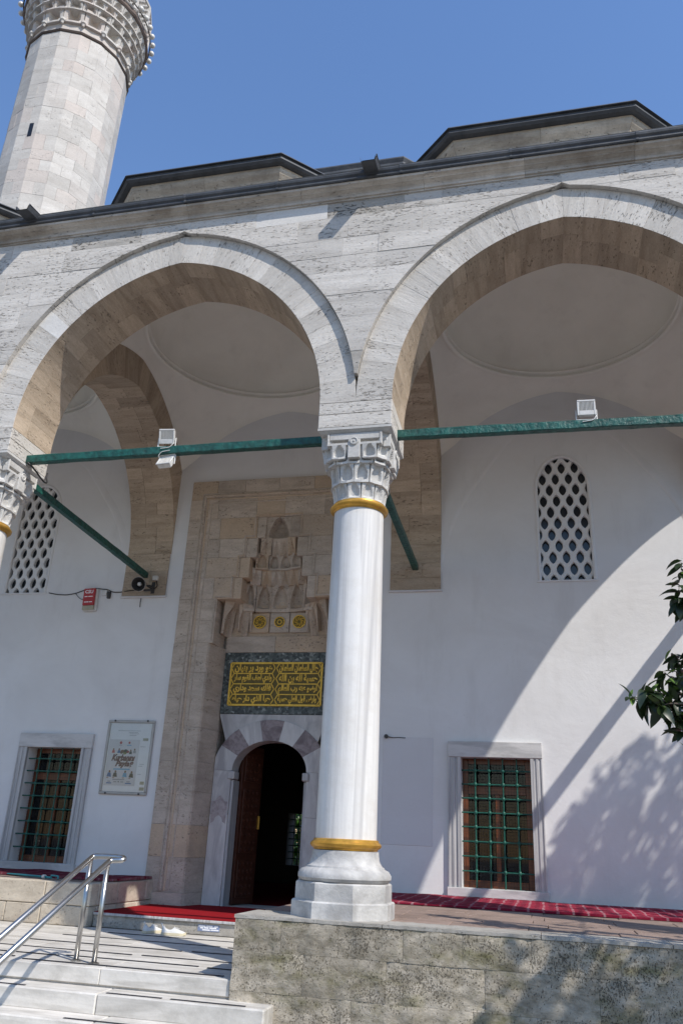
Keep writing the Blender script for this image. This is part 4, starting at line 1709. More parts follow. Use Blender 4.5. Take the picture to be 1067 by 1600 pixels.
for side in (1, -1):
    X = (lambda x: x) if side == 1 else mir
    def bxx(name, x0, x1, y0, y1, z0, z1, mat, par, c=0.0):
        a, b_ = sorted((X(x0), X(x1)))
        return box(name, a, b_, y0, y1, z0, z1, mat, par, c)
    # wooden sash
    mb = MB()
    ys0, ys1 = D + 0.24, D + 0.30
    def seg(x0, x1, z0, z1, yy=0.0):
        a, b_ = sorted((X(x0), X(x1)))
        mb.box(a, b_, ys0 - yy, ys1, z0, z1, 0.004)
    seg(0.685, 0.76, 0.125, 1.825); seg(1.56, 1.635, 0.125, 1.825); seg(0.762, 1.558, 0.125, 0.22); seg(0.762, 1.558, 1.75, 1.825); seg(0.762, 1.558, 1.34, 1.45, 0.012); seg(1.135, 1.195, 0.222, 1.338, 0.006)
    win = mb.build('window', M_wood, mosque)
    win['label'] = ('sunlit grated window with white marble frame right of the column' if side == 1 else 'shaded grated window with marble frame left of the notice board')
    for (a, b_, z0, z1) in ((0.76, 1.56, 1.45, 1.75), (0.76, 1.135, 0.22, 1.34), (1.195, 1.56, 0.22, 1.34)):
        bxx('pane', a, b_, ys0 + 0.025, ys0 + 0.031, z0, z1, M_glass, win)
    v, f = extrude_z(jamb_profile(*sorted((X(0.505), X(0.679))), side), 0.132, 1.815)
    mk('jamb', v, f, M_grey, win)
    v, f = extrude_z(jamb_profile(*sorted((X(1.641), X(1.80))), -side), 0.132, 1.815)
    mk('jamb', v, f, M_grey, win)
    bxx('lintel', 0.50, 1.805, D - 0.06, D + 0.16, 1.818, 2.035, M_greyh, win, 0.006)
    bxx('sill', 0.485, 1.82, D - 0.075, D + 0.16, 0.02, 0.13, M_greyh, win, 0.006)
    yb = D + 0.05
    vx = [0.68 + 0.96 * k / 5 for k in (1, 2, 3, 4)]
    hz = [0.12 + 1.71 * (k + 0.55) / 8.95 for k in range(1, 9)]
    hz = [0.335 + (1.648 - 0.335) * k / 7 for k in range(8)]
    for x in vx:
        v, f = tubegeo([(X(x), yb, 0.125), (X(x), yb, 1.825)], 0.0105, 8)
        mk('bar', v, f, M_grill, win)
    for z in hz:
        v, f = tubegeo([(min(X(0.675), X(1.645)), yb, z), (max(X(0.675), X(1.645)), yb, z)], 0.0105, 8)
        mk('bar', v, f, M_grill, win)
    for x in vx:
        for z in hz:
            o = bpy.data.objects.new('knob', knob_me)
            link(o, win)
            o.matrix_basis = Matrix.Translation((X(x), yb, z)) @ Matrix.Scale(1.25, 4, (0, 0, 1))
    # fine wire mesh in front of the sash
    mb = MB()
    for k in range(1, 24):
        x = 0.68 + 0.96 * k / 24
        mb.box(X(x) - 0.0011, X(x) + 0.0011, ys0 - 0.035, ys0 - 0.033, 0.125, 1.825)
    for k in range(1, 42):
        z = 0.12 + 1.71 * k / 42
        a, b_ = sorted((X(0.685), X(1.635)))
        mb.box(a, b_, ys0 - 0.0325, ys0 - 0.0305, z - 0.0011, z + 0.0011)
    mb.build('wire_mesh', M_black, win)

# ---- the portal
F = D - 0.06
RY = D + 0.40
box('portal_backing', -3.9, mir(-3.9), RY + 0.07, D + 0.88, 2.47, 6.34, M_mortw, mosque)
portal = mk('portal', *boxgeo(-3.9, mir(-3.9), D + 0.02, RY + 0.068, 5.66, 6.34), M_mortw, mosque)
portal['label'] = 'tall carved stone portal with stalactite niche above an arched door'
# jambs, course by course (front face and splayed reveal in one block)
z = RC - 0.03
zl_ = []
first = True
while z < 3.48:
    z1 = z + (0.20 if first else random.uniform(0.36, 0.52))
    first = False
    if 3.49 - z1 < 0.25:
        z1 = 3.49
    zl_.append((z, z1))
    z = z1
for sgn in (1, -1):
    XX = (lambda x: x) if sgn == 1 else mir
    for k, (za, zb) in enumerate(zl_):
        e_ = 0.02 if k == 0 else 0.0
        poly = [(XX(-3.92), F - e_), (XX(-3.33 + e_), F - e_), (XX(-3.305 + e_), F + 0.03), (XX(-3.20), RY + 0.02), (XX(-3.20), RY + 0.30), (XX(-3.92), RY + 0.30)]
        v, f = extrude_z(poly, za + 0.0015, zb - 0.0015)
        mk('stone', v, f, M_port, portal)
    # moulding lines up the jambs
    for (xm, r, y) in ((-3.695, 0.018, 0.004), (-3.655, 0.026, -0.004), (-3.60, 0.018, 0.004), (-3.525, 0.014, 0.006)):
        pts = [(XX(xm), F + y, RC + 0.19), (XX(xm), F + y, 6.10 + (xm + 3.695) * -1.0)]
        v, f = tubegeo(pts, r, 8)
        mk('moulding', v, f, M_port, portal)
for (xm, r, y) in ((-3.695, 0.018, 0.004), (-3.655, 0.026, -0.004), (-3.60, 0.018, 0.004), (-3.525, 0.014, 0.006)):
    zt = 6.10 + (xm + 3.695) * -1.0
    v, f = tubegeo([(xm, F + y, zt), (mir(xm), F + y, zt)], r, 8)
    mk('moulding', v, f, M_port, portal)
# upper field with the stepped niche outline
NST = [(3.49, 4.22, 0.95), (4.22, 4.58, 0.69), (4.58, 4.93, 0.62), (4.93, 5.265, 0.53), (5.265, 5.64, 0.37)]
cz = [3.49, 3.86, 4.22, 4.58, 4.93, 5.265, 5.64, 6.0, 6.35]
for j in range(len(cz) - 1):
    za, zb = cz[j], cz[j + 1]
    hw = 0.0
    for (a, b_, w) in NST:
        if a - 1e-6 <= za and zb <= b_ + 1e-6:
            hw = w
    spans = [(-3.92, PC - hw), (PC + hw, mir(-3.92))] if hw else [(-3.92, mir(-3.92))]
    for (a, b_) in spans:
        js = [a]
        x = a + random.uniform(0.4, 0.62)
        while x < b_ - 0.25:
            js.append(x)
            x += random.uniform(0.4, 0.75)
        js.append(b_)
        for k in range(len(js) - 1):
            box('stone', js[k] + 0.0012, js[k + 1] - 0.0012, F + random.uniform(-0.002, 0.002), D + 0.46 if hw else D + 0.018, za + 0.0012, zb - 0.0012, M_port, portal, 0.004)
# raised fillet round the stepped niche
outline = [(0.95, 3.50)]
for (a, b_, w) in NST:
    outline += [(w, a), (w, b_)]
for sgn in (-1, 1):
    pts = []
    for (w, z) in outline[1:]:
        pts.append((PC + sgn * (w + 0.035), z + 0.03))
    for k in range(len(pts) - 1):
        (xa, za), (xb, zb) = pts[k], pts[k + 1]
        x0_, x1_ = sorted((xa, xb)); z0_, z1_ = sorted((za, zb))
        if x1_ - x0_ < 1e-4:
            box('fillet', x0_ - 0.012, x0_ + 0.012, F - 0.016, F + 0.02, z0_ + 0.013, z1_ - 0.013, M_port, portal, 0.004)
        else:
            box('fillet', x0_ - 0.012, x1_ + 0.012, F - 0.017, F + 0.02, z0_ - 0.012, z0_ + 0.012, M_port, portal, 0.004)
box('fillet', PC - 0.417, PC + 0.417, F - 0.017, F + 0.02, 5.658, 5.682, M_port, portal, 0.004)
# niche interior, tier by tier
box('lintel_stone', -3.199, PC - 0.05, RY, RY + 0.066, 3.435, 3.70, M_port, portal, 0.005)
box('lintel_stone', PC - 0.048, mir(-3.199), RY, RY + 0.066, 3.435, 3.70, M_port, portal, 0.005)
box('tier_back', PC - 1.0, PC + 1.0, RY + 0.03, RY + 0.067, 3.702, 4.23, M_port, portal)
for k in (-1, 0, 1):
    box('panel', PC + k * 0.345 - 0.165, PC + k * 0.345 + 0.165, RY - 0.01, RY + 0.029, 3.76, 4.095, M_port, portal, 0.008)
for k in (-1, 0, 1):
    xx = PC + k * 0.338
    zz_ = 3.935
    r = 0.108 if k else 0.09
    T = Matrix.Translation((xx, RY - 0.0105, zz_)) @ Matrix.Rotation(PI / 2, 4, 'X')
    v, f = lathegeo([(r, 0), (r, 0.014), (r - 0.012, 0.018), (r - 0.016, 0.009), (0.001, 0.009)], (0, 0, 0), 28)
    med = mk('medallion', [T @ Vector(p) for p in v], f, M_goldbg if k else M_goldp, portal)
    if k:
        mb = MB()
        for q in range(8):
            a = q * PI / 4
            pts = [(r * 0.25 * math.cos(a), r * 0.25 * math.sin(a), 0.012), (r * 0.62 * math.cos(a + 0.35), r * 0.62 * math.sin(a + 0.35), 0.014), (r * 0.82 * math.cos(a - 0.2), r * 0.82 * math.sin(a - 0.2), 0.012)]
            mb.tube([T @ Vector(p) for p in pts], 0.006, 6)
            pts = [(r * 0.45 * math.cos(a + 0.1), r * 0.45 * math.sin(a + 0.1), 0.012), (r * 0.5 * math.cos(a + 0.75), r * 0.5 * math.sin(a + 0.75), 0.014)]
            mb.tube([T @ Vector(p) for p in pts], 0.005, 6)
        v, f = lathegeo([(r + 0.002, 0.012), (r + 0.002, 0.02), (r - 0.013, 0.021), (r - 0.013, 0.012)], (0, 0, 0), 28)
        mb.add([T @ Vector(p) for p in v], f)
        mk('gilt_script', mb.v, mb.f, M_goldp, portal)
    else:
        mb = MB()
        for q in range(10):
            a = q * 2 * PI / 10
            v, f = lathegeo([(0.019, 0.0), (0.019, 0.0115), (0.001, 0.0115)], (r * 0.66 * math.cos(a), r * 0.66 * math.sin(a), 0), 10)
            mb.add([T @ Vector(p) for p in v], f)
        v, f = lathegeo([(0.028, 0.0), (0.028, 0.0115), (0.001, 0.0115)], (0, 0, 0), 12)
        mb.add([T @ Vector(p) for p in v], f)
        mk('rosette_holes', mb.v, mb.f, M_goldbg, portal)
T = Matrix.Translation((PC + 0.0, RY + 0.085, 4.24)) @ Matrix.Rotation(PI / 2, 4, 'X')
v, f = lathegeo([(0.06, 0), (0.06, 0.014), (0.045, 0.02), (0.04, 0.01), (0.02, 0.012), (0.001, 0.02)], (0, 0, 0), 20)
mk('medallion', [T @ Vector(p) for p in v], f, M_goldp, portal)
# corner squinches of the lowest tier
for sgn in (-1, 1):
    me = niche_mesh('squinch', 0.44, 0.52, 0.20, 0.12, M_port, back=0.12, pw=2.0, nu=12, nv=8, flute=0.12)
    o = put('squinch', me, portal, (PC + sgn * 0.73, RY - 0.13, 3.70), sgn * -0.6)
    me = niche_mesh('squinch', 0.22, 0.42, 0.10, 0.10, M_port, back=0.12, pw=2.0)
    put('squinch', me, portal, (PC + sgn * 0.58, RY - 0.06, 3.78), sgn * -0.3)
tier_def = [(4.10, 4.56, 0.60, RY - 0.02, 5, 0.13, 0), (4.53, 4.80, 0.49, RY - 0.12, 6, 0.10, 1), (4.77, 5.03, 0.40, RY - 0.20, 4, 0.10, 0), (5.0, 5.285, 0.31, RY - 0.28, 4, 0.08, 1)]
# flat stone around the carving, a little behind the face
for (a, b_, w) in NST[1:]:
    hwc = {4.22: 0.555, 4.58: 0.45, 4.93: 0.345, 5.265: 0.215}[a]
    for sgn in (-1, 1):
        x0_, x1_ = sorted((PC + sgn * (w + 0.001), PC + sgn * hwc))
        box('stone', x0_, x1_, F + 0.014, RY + 0.06, a + 0.001, b_ - 0.001, M_port, portal, 0.006)
for ti, (za, zb, hw, yy, cnt, d, fl) in enumerate(tier_def):
    box('tier_back', PC - hw - 0.02, PC + hw + 0.02, yy + d + 0.02, RY + 0.066, za + 0.03, zb + 0.01, M_port, portal)
    ws = [random.uniform(0.8, 1.1) for _ in range(cnt)]
    if cnt == 5:
        ws = [0.75, 1.05, 1.25, 1.05, 0.75]
    tot = sum(ws)
    x = PC - hw
    for k in range(cnt):
        w = 2 * hw * ws[k] / tot
        if fl:
            # folded triangular flutes: a point above, a spread foot
            v = [(-w / 2, 0, 0), (0, d, 0), (w / 2, 0, 0), (-w * 0.5, -0.05, zb - za), (w * 0.5, -0.05, zb - za), (0, -0.05, (zb - za) * 0.95), (-w / 2, 0.2, 0), (w / 2, 0.2, 0), (-w / 2, 0.2, zb - za), (w / 2, 0.2, zb - za)]
            f = [(0, 1, 5), (0, 5, 3), (1, 2, 5), (2, 4, 5), (3, 5, 4), (0, 3, 8, 6), (2, 7, 9, 4), (3, 4, 9, 8), (0, 6, 7, 2, 1)]
            me = bpy.data.meshes.new('stalactite_cell')
            me.from_pydata(v, [], f)
            me.materials.append(M_port)
        else:
            me = niche_mesh('stalactite_cell', w * 0.995, zb - za, d, 0.05, M_port, back=d + 0.08, pw=2.0, nu=14, nv=9, lip=0.008, aw_=0.82)
        xx = x + w / 2
        e_ = (xx - PC) / hw
        put('stalactite_cell', me, portal, (xx, yy - 0.15 * e_ * e_, za), -0.42 * e_)
        x += w
me = niche_mesh('crown_niche', 0.44, 0.365, 0.26, 0.04, M_port, back=0.3, pw=1.6, nu=20, nv=14, aw_=0.78)
put('crown_niche', me, portal, (PC, F + 0.07, 5.27))
box('tier_back', PC - 0.40, PC + 0.40, F + 0.33, RY + 0.066, 5.28, 5.655, M_port, portal)

# green breccia panel with the gilded inscription
insc = box('inscription_panel', -3.195, mir(-3.195), RY + 0.005, RY + 0.066, 2.445, 3.432, M_verde, mosque, 0.004)
insc['label'] = 'green stone panel with gilded inscription in eight framed lines'
GX0, GX1, GZ0, GZ1 = PC - 0.765, PC + 0.765, 2.585, 3.255
box('gilt_ground', GX0, GX1, RY - 0.006, RY + 0.004, GZ0, GZ1, M_goldbg, insc)
mb = MB()
yl = RY - 0.012
def bar2(a, b_, w=0.011):
    a = Vector((a[0], 0, a[1])); b_ = Vector((b_[0], 0, b_[1]))
    d = (b_ - a).normalized(); n_ = Vector((-d.z, 0, d.x)) * w
    vv = []
    for y in (yl - 0.004, yl + 0.0055):
        for p in (a - n_, b_ - n_, b_ + n_, a + n_):
            vv.append((p.x, y, p.z))
    mb.add(vv, [(0, 1, 2, 3), (4, 7, 6, 5), (0, 4, 5, 1), (1, 5, 6, 2), (2, 6, 7, 3), (3, 7, 4, 0)])
for (a, b_) in (((GX0, GZ0), (GX1, GZ0)), ((GX1, GZ0), (GX1, GZ1)), ((GX1, GZ1), (GX0, GZ1)), ((GX0, GZ1), (GX0, GZ0))):
    bar2(a, b_, 0.015)
rh = (GZ1 - GZ0) / 4
for r in range(4):
    zb_, zt_ = GZ0 + rh * r, GZ0 + rh * (r + 1)
    for (xa, xb) in ((GX0, PC), (PC, GX1)):
        c_ = 0.06
        if r:
            bar2((xa + c_, zb_), (xb - c_, zb_), 0.008)
        for (p, q) in (((xa + 0.012, (zb_ + zt_) / 2), (xa + c_, zb_)), ((xa + 0.012, (zb_ + zt_) / 2), (xa + c_, zt_)), ((xb - 0.012, (zb_ + zt_) / 2), (xb - c_, zb_)), ((xb - 0.012, (zb_ + zt_) / 2), (xb - c_, zt_))):
            bar2(p, q, 0.007)
mk('gilt_frame', mb.v, mb.f, M_goldp, insc)
FORMS = {'ا': ('FE8D', 'FE8E', None, None), 'ب': ('FE8F', 'FE90', 'FE91', 'FE92'), 'ت': ('FE95', 'FE96', 'FE97', 'FE98'), 'ج': ('FE9D', 'FE9E', 'FE9F', 'FEA0'), 'ح': ('FEA1', 'FEA2', 'FEA3', 'FEA4'),
         'خ': ('FEA5', 'FEA6', 'FEA7', 'FEA8'), 'د': ('FEA9', 'FEAA', None, None), 'ذ': ('FEAB', 'FEAC', None, None), 'ر': ('FEAD', 'FEAE', None, None), 'س': ('FEB1', 'FEB2', 'FEB3', 'FEB4'),
         'ش': ('FEB5', 'FEB6', 'FEB7', 'FEB8'), 'ص': ('FEB9', 'FEBA', 'FEBB', 'FEBC'), 'ض': ('FEBD', 'FEBE', 'FEBF', 'FEC0'), 'ط': ('FEC1', 'FEC2', 'FEC3', 'FEC4'), 'ع': ('FEC9', 'FECA', 'FECB', 'FECC'),
         'ف': ('FED1', 'FED2', 'FED3', 'FED4'), 'ق': ('FED5', 'FED6', 'FED7', 'FED8'), 'ك': ('FED9', 'FEDA', 'FEDB', 'FEDC'), 'ل': ('FEDD', 'FEDE', 'FEDF', 'FEE0'), 'م': ('FEE1', 'FEE2', 'FEE3', 'FEE4'),
         'ن': ('FEE5', 'FEE6', 'FEE7', 'FEE8'), 'ه': ('FEE9', 'FEEA', 'FEEB', 'FEEC'), 'ة': ('FE93', 'FE94', None, None), 'و': ('FEED', 'FEEE', None, None), 'ي': ('FEF1', 'FEF2', 'FEF3', 'FEF4')}


def shape_ar(s):
    out = []
    for w in s.split(' '):
        ws = []
        for i, ch in enumerate(w):
            fm = FORMS[ch]
            pj = i > 0 and FORMS[w[i - 1]][2] is not None
            nj = i < len(w) - 1 and fm[2] is not None
            k = 3 if pj and nj else 1 if pj else 2 if nj else 0
            ws.append(chr(int(fm[k], 16)))
        out.append(''.join(reversed(ws)))
    return ' '.join(reversed(out))


lines = [('وارض قول العلي حسبة', 'حيا الذي دار حياه'), ('ارضو عنه رب العالم', 'فلك سجد وداري'), ('حسبة لله بن الله', 'ولدي لطف القوم سار'), ('جلال السلطان السلطان', 'هو ورد بر بنيان')]
for r, (right, left) in enumerate(lines):
    for k, tx in enumerate((left, right)):
        xc = PC + (-0.38 if k == 0 else 0.38)
        place_text('gilt_script', shape_ar(tx), 0.1, (xc, RY - 0.010, GZ0 + rh * (r + 0.5)), M_goldp, insc, 0.004, width=0.64, height=rh * 0.88, offset=0.0045)

# marble door surround
OA, OB, SPR = 0.60, 0.46, 1.58
door = thing  # name kept free
mb = MB()
# back slab with the arched opening
seg_n = 20
oy0, oy1 = RY + 0.015, RY + 0.30
ring = [(PC + OA * math.cos(PI - PI * k / seg_n), SPR + OB * math.sin(PI - PI * k / seg_n)) for k in range(seg_n + 1)]
outer = []
for (x, z) in ring:
    t = (x - PC) / OA
    outer.append((PC + 0.895 * t, 2.44))
vv = []; ff = []
for k in range(seg_n + 1):
    for y in (oy0, oy1):
        vv += [(ring[k][0], y, ring[k][1]), (outer[k][0], y, outer[k][1])]
for k in range(seg_n):
    a = k * 4; b_ = a + 4
    ff += [(a, b_, b_ + 1, a + 1), (a + 2, a + 3, b_ + 3, b_ + 2), (a, a + 2, b_ + 2, b_), (a + 1, b_ + 1, b_ + 3, a + 3)]
surround = mk('door_surround', vv, ff, M_white, mosque)
surround['label'] = 'grey and purple marble arch around the open doorway'
# voussoirs, alternately white and purple
cuts = [0, 0.135, 0.275, 0.40, 0.50 - 0.07, 0.50 + 0.07, 0.60, 0.725, 0.865, 1.0]
cuts = [0, 0.16, 0.30, 0.43, 0.57, 0.70, 0.84, 1.0]
mats_ = [M_white, M_purple, M_white, M_purple, M_white, M_purple, M_white]
for k in range(7):
    poly = []
    for q in range(5):
        a = PI - PI * (cuts[k] + (cuts[k + 1] - cuts[k]) * q / 4)
        poly.append((PC + OA * math.cos(a), SPR + OB * math.sin(a)))
    for q in range(4, -1, -1):
        a = PI - PI * (cuts[k] + (cuts[k + 1] - cuts[k]) * q / 4)
        poly.append((max(PC - 0.893, min(PC + 0.893, PC + 0.92 * math.cos(a))), SPR + 0.78 * math.sin(a)))
    v, f = prismgeo(poly, RY - 0.002, RY + 0.012, 0.003)
    mk('arch_stone', v, f, mats_[k], surround)
for sgn in (1, -1):
    XX = (lambda x: x) if sgn == 1 else mir
    def b2(name, x0, x1, y0, y1, z0, z1, mat, c=0.004):
        a, b_ = sorted((XX(x0), XX(x1)))
        return box(name, a, b_, y0, y1, z0, z1, mat, surround, c)
    b2('jamb', -3.194, -2.905, RY, RY + 0.30, RC - 0.01, 0.93, M_white)
    b2('jamb', -3.194, -2.905, RY, RY + 0.30, 0.932, SPR - 0.002, M_white)
    b2('jamb_edge', -2.904, -2.865, RY + 0.03, RY + 0.30, RC - 0.01, SPR - 0.14, M_grey)
    b2('bracket', -2.95, -2.845, RY - 0.03, RY + 0.2, SPR - 0.13, SPR - 0.01, M_white, 0.012)
    if sgn == 1:
        pts = [(-3.17, 0.80), (-3.12, 0.83), (-3.10, 0.89), (-3.05, 0.92), (-3.0, 0.89), (-2.98, 0.83), (-2.93, 0.80), (-2.92, 1.12), (-2.98, 1.13), (-3.0, 1.17), (-3.05, 1.21), (-3.1, 1.17), (-3.12, 1.13), (-3.18, 1.12)]
        v, f = prismgeo([(XX(p[0]), p[1]) for p in pts], RY - 0.003, RY + 0.001, 0.001)
        mk('inlay', v, f, M_mauve, surround)
box('threshold', -2.9, mir(-2.9), RY + 0.03, D + 0.9, RC - 0.04, RC - 0.012, M_grey, surround, 0.006)
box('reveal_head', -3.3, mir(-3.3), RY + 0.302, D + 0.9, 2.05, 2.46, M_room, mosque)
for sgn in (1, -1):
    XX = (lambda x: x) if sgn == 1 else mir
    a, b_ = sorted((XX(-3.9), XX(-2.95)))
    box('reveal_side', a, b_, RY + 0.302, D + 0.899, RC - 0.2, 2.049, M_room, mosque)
# carved wooden leaf standing open on the left, another folded away on the right
for sgn, ang in ((1, 74), (-1, 88)):
    hx = -2.86 if sgn == 1 else mir(-2.86)
    R_ = Matrix.Translation((hx, D + 0.72, 0)) @ Matrix.Rotation(math.radians(ang * sgn), 4, 'Z')
    def lf_(name, x0, x1, y0, y1, z0, z1, par, c=0.004, mat=M_door):
        if sgn == -1:
            x0, x1 = -x1, -x0
        v, f = boxgeo(x0, x1, y0, y1, z0, z1, c)
        return mk(name, [R_ @ Vector(p) for p in v], f, mat, par)
    leaf = lf_('door_leaf', 0.0, 0.56, -0.03, 0.03, RC + 0.01, 2.0, mosque)
    leaf['label'] = 'dark carved wooden door leaf standing open inside the doorway'
    for (z0, z1) in ((RC + 0.10, 0.30), (0.40, 1.35), (1.45, 1.90)):
        lf_('door_panel', 0.07, 0.49, -0.04, -0.028, z0, z1, leaf)
        n1_ = 4
        n2_ = max(2, int((z1 - z0) / 0.105))
        for i in range(n1_):
            for j in range(n2_):
                cx_ = 0.07 + 0.42 * (i + 0.5) / n1_
                cz_ = z0 + (z1 - z0) * (j + 0.5) / n2_
                k_ = 0.038
                vv = [(cx_ - k_, -0.0405, cz_), (cx_, -0.0405, cz_ - k_), (cx_ + k_, -0.0405, cz_), (cx_, -0.0405, cz_ + k_), (cx_, -0.055, cz_)]
                if sgn == -1:
                    vv = [(-p[0], p[1], p[2]) for p in vv]
                mk('stud', [R_ @ Vector(p) for p in vv], [(0, 1, 4), (1, 2, 4), (2, 3, 4), (3, 0, 4)], M_door, leaf)
    lf_('handle', 0.50, 0.53, -0.07, -0.03, 0.75, 0.95, leaf, 0.006, M_gold)
# grilles in the far windows
for (x0, x1) in ((-4.42, -3.70),):
    mb = MB()
    for k in range(1, 6):
        x = x0 + (x1 - x0) * k / 6
        mb.box(x - 0.012, x + 0.012, 13.2, 13.22, 0.05, 1.25)
    for k in range(1, 8):
        z = 0.05 + 1.2 * k / 8
        mb.box(x0, x1, 13.18, 13.2, z - 0.012, z + 0.012)
    mb.build('far_grille', M_grill, mosque)
mb = MB()
for k in range(1, 4):
    y = 9.55 + 0.8 * k / 4
    mb.box(-9.32, -9.30, y - 0.015, y + 0.015, 0.0, 1.95)
for k in range(1, 7):
    z = 1.95 * k / 7
    mb.box(-9.34, -9.32, 9.55, 10.35, z - 0.015, z + 0.015)
mb.build('far_grille', M_grill, mosque)


# ------------------------------------------------------------------ minaret
MX, MY, MR = -9.29, 5.5, 1.22
NS = 16
minaret = thing('minaret', 'pale stone minaret with a carved stalactite balcony against the blue sky', 'minaret', (MX, MY, 10.2))


def pt16(r, k, z):
    a = PI / NS + 2 * PI * k / NS
    k_ = r / math.cos(PI / NS)
    return (MX + k_ * math.cos(a), MY + k_ * math.sin(a), z)


def poly16(prof, name, mat, parent):
    v = []; f = []
    for (r, z) in prof:
        for k in range(NS):
            v.append(pt16(r, k, z))
    for i in range(len(prof) - 1):
        for k in range(NS):
            k2 = (k + 1) % NS
            f.append((i * NS + k, i * NS + k2, i * NS + NS + k2, i * NS + NS + k))
    f.append(tuple(range(NS))[::-1])
    f.append(tuple(range((len(prof) - 1) * NS, len(prof) * NS)))
    return mk(name, v, f, mat, parent)


RZ = 19.0
shaft = poly16([(1.7, 10.2), (1.7, 10.9), (MR + 0.10, 11.9), (MR + 0.005, 12.0), (MR - 0.012, RZ + 0.40)], 'shaft', M_minar, minaret)
z = 12.2
c = 0
while z < RZ - 0.02:
    h_ = random.choice((0.30, 0.36, 0.42, 0.46))
    z1 = min(z + h_, RZ)
    if RZ - z1 < 0.2:
        z1 = RZ
    for k in range(NS):
        a = PI / NS + 2 * PI * (k + 0.5) / NS
        # stones on the sides that can be seen from the courtyard
        if math.cos(a - math.atan2(-13.4, 11.0)) < -0.25:
            continue
        tt = (z - 12.0) / (RZ - 12.0)
        r0 = MR + 0.03 + random.uniform(-0.003, 0.003)
        r1 = r0 - 0.15
        if c % 2:
            p = [Vector(pt16(r0, k, 0)), Vector(pt16(r0, k + 1, 0))]
            q = [Vector(pt16(r1, k, 0)), Vector(pt16(r1, k + 1, 0))]
        else:
            m0 = (Vector(pt16(r0, k, 0)) + Vector(pt16(r0, k + 1, 0))) / 2
            m1 = (Vector(pt16(r0, k + 1, 0)) + Vector(pt16(r0, k + 2, 0))) / 2
            n0 = (Vector(pt16(r1, k, 0)) + Vector(pt16(r1, k + 1, 0))) / 2
            n1 = (Vector(pt16(r1, k + 1, 0)) + Vector(pt16(r1, k + 2, 0))) / 2
            p = [m0, Vector(pt16(r0, k + 1, 0)), m1]
            q = [n0, Vector(pt16(r1, k + 1, 0)), n1]
        d = (p[-1] - p[0]).normalized() * 0.002
        p[0] = p[0] + d; p[-1] = p[-1] - d
        n = len(p)
        v = [(x.x, x.y, z + 0.002) for x in p] + [(x.x, x.y, z1 - 0.002) for x in p] + [(x.x, x.y, z + 0.002) for x in q] + [(x.x, x.y, z1 - 0.002) for x in q]
        f = []
        for i in range(n - 1):
            f += [(i, i + 1, n + i + 1, n + i), (n + i, n + i + 1, 3 * n + i + 1, 3 * n + i), (2 * n + i, 2 * n + i + 1, i + 1, i)]
        f += [(0, n, 3 * n, 2 * n), (n - 1, 3 * n - 1, 4 * n - 1, 2 * n - 1)]
        mk('stone', v, f, M_minar, shaft)
    z = z1
    c += 1
# slit window
sl = Vector((10.3, -12.2, 0)).normalized()
sl = Matrix.Rotation(-0.62, 3, 'Z') @ sl
sdir = Vector((-sl.y, sl.x, 0))
pc_ = Vector((MX, MY, 15.75)) + sl * (MR + 0.045)
v = [pc_ + sdir * a + Vector((0, 0, b_)) + sl * d for d in (0, -0.1) for (a, b_) in ((-0.05, -0.2), (0.05, -0.2), (0.05, 0.2), (-0.05, 0.2))]
mk('slit_window', v, [(0, 1, 2, 3), (0, 4, 5, 1), (1, 5, 6, 2), (2, 6, 7, 3), (3, 7, 4, 0)], M_dark, minaret)
M_rust = stone('dark_ring_stone', (0.24, 0.19, 0.16), (0.15, 0.115, 0.10), (0.09, 0.075, 0.065), stains=0.5)
poly16([(MR, RZ), (MR + 0.055, RZ + 0.012), (MR + 0.075, RZ + 0.045), (MR + 0.055, RZ + 0.08), (MR, RZ + 0.095)], 'ring_moulding', M_rust, minaret)
poly16([(MR + 0.0, RZ + 0.096), (MR + 0.012, RZ + 0.42), (1.05, RZ + 0.50), (1.08, RZ + 0.9), (1.15, RZ + 1.15), (1.38, RZ + 1.40)], 'corbel', M_minar, minaret)
for ti, (z, h_, r, cnt, d, off) in enumerate(((RZ + 0.34, 0.48, 1.27, 16, 0.22, 0.0), (RZ + 0.70, 0.30, 1.36, 24, 0.16, 0.5), (RZ + 0.94, 0.28, 1.43, 32, 0.14, 0.0), (RZ + 1.16, 0.25, 1.49, 32, 0.12, 0.5))):
    w = 2 * PI * r / cnt
    me = niche_mesh('stalactite_cell', w * 0.99, h_, d, 0.07, M_minar, back=0.24, pw=2.4, nu=12, nv=9, lip=0.03, aw_=0.62 if ti == 0 else 0.74)
    for k in range(cnt):
        a = 2 * PI * (k + off) / cnt
        put('stalactite_cell', me, minaret, (MX + r * math.cos(a), MY + r * math.sin(a), z), a + PI / 2)
    if ti == 0:
        v, f = lathegeo([(0.001, -0.10), (0.03, -0.09), (0.045, -0.02), (0.07, 0.0), (0.07, 0.06), (0.001, 0.062)], (0, 0, 0), 8)
        pm_ = bpy.data.meshes.new('pendant')
        pm_.from_pydata(v, [], f)
        pm_.materials.append(M_minar)
        for k in range(cnt):
            a = 2 * PI * (k + off + 0.5) / cnt
            put('pendant', pm_, minaret, (MX + (r + 0.03) * math.cos(a), MY + (r + 0.03) * math.sin(a), z + 0.0))
poly16([(1.48, RZ + 1.41), (1.58, RZ + 1.42), (1.61, RZ + 1.46), (1.61, RZ + 1.53), (1.58, RZ + 1.56), (1.56, RZ + 1.62)], 'balcony_slab', M_rust, minaret)
poly16([(0.95, RZ + 1.6), (0.93, RZ + 4.0)], 'upper_shaft', M_minar, minaret)
side_l = 2 * 1.56 * math.tan(PI / NS)
pan_out = [(-side_l / 2 + 0.06, 0.06), (side_l / 2 - 0.06, 0.06), (side_l / 2 - 0.06, 0.90), (-side_l / 2 + 0.06, 0.90)]
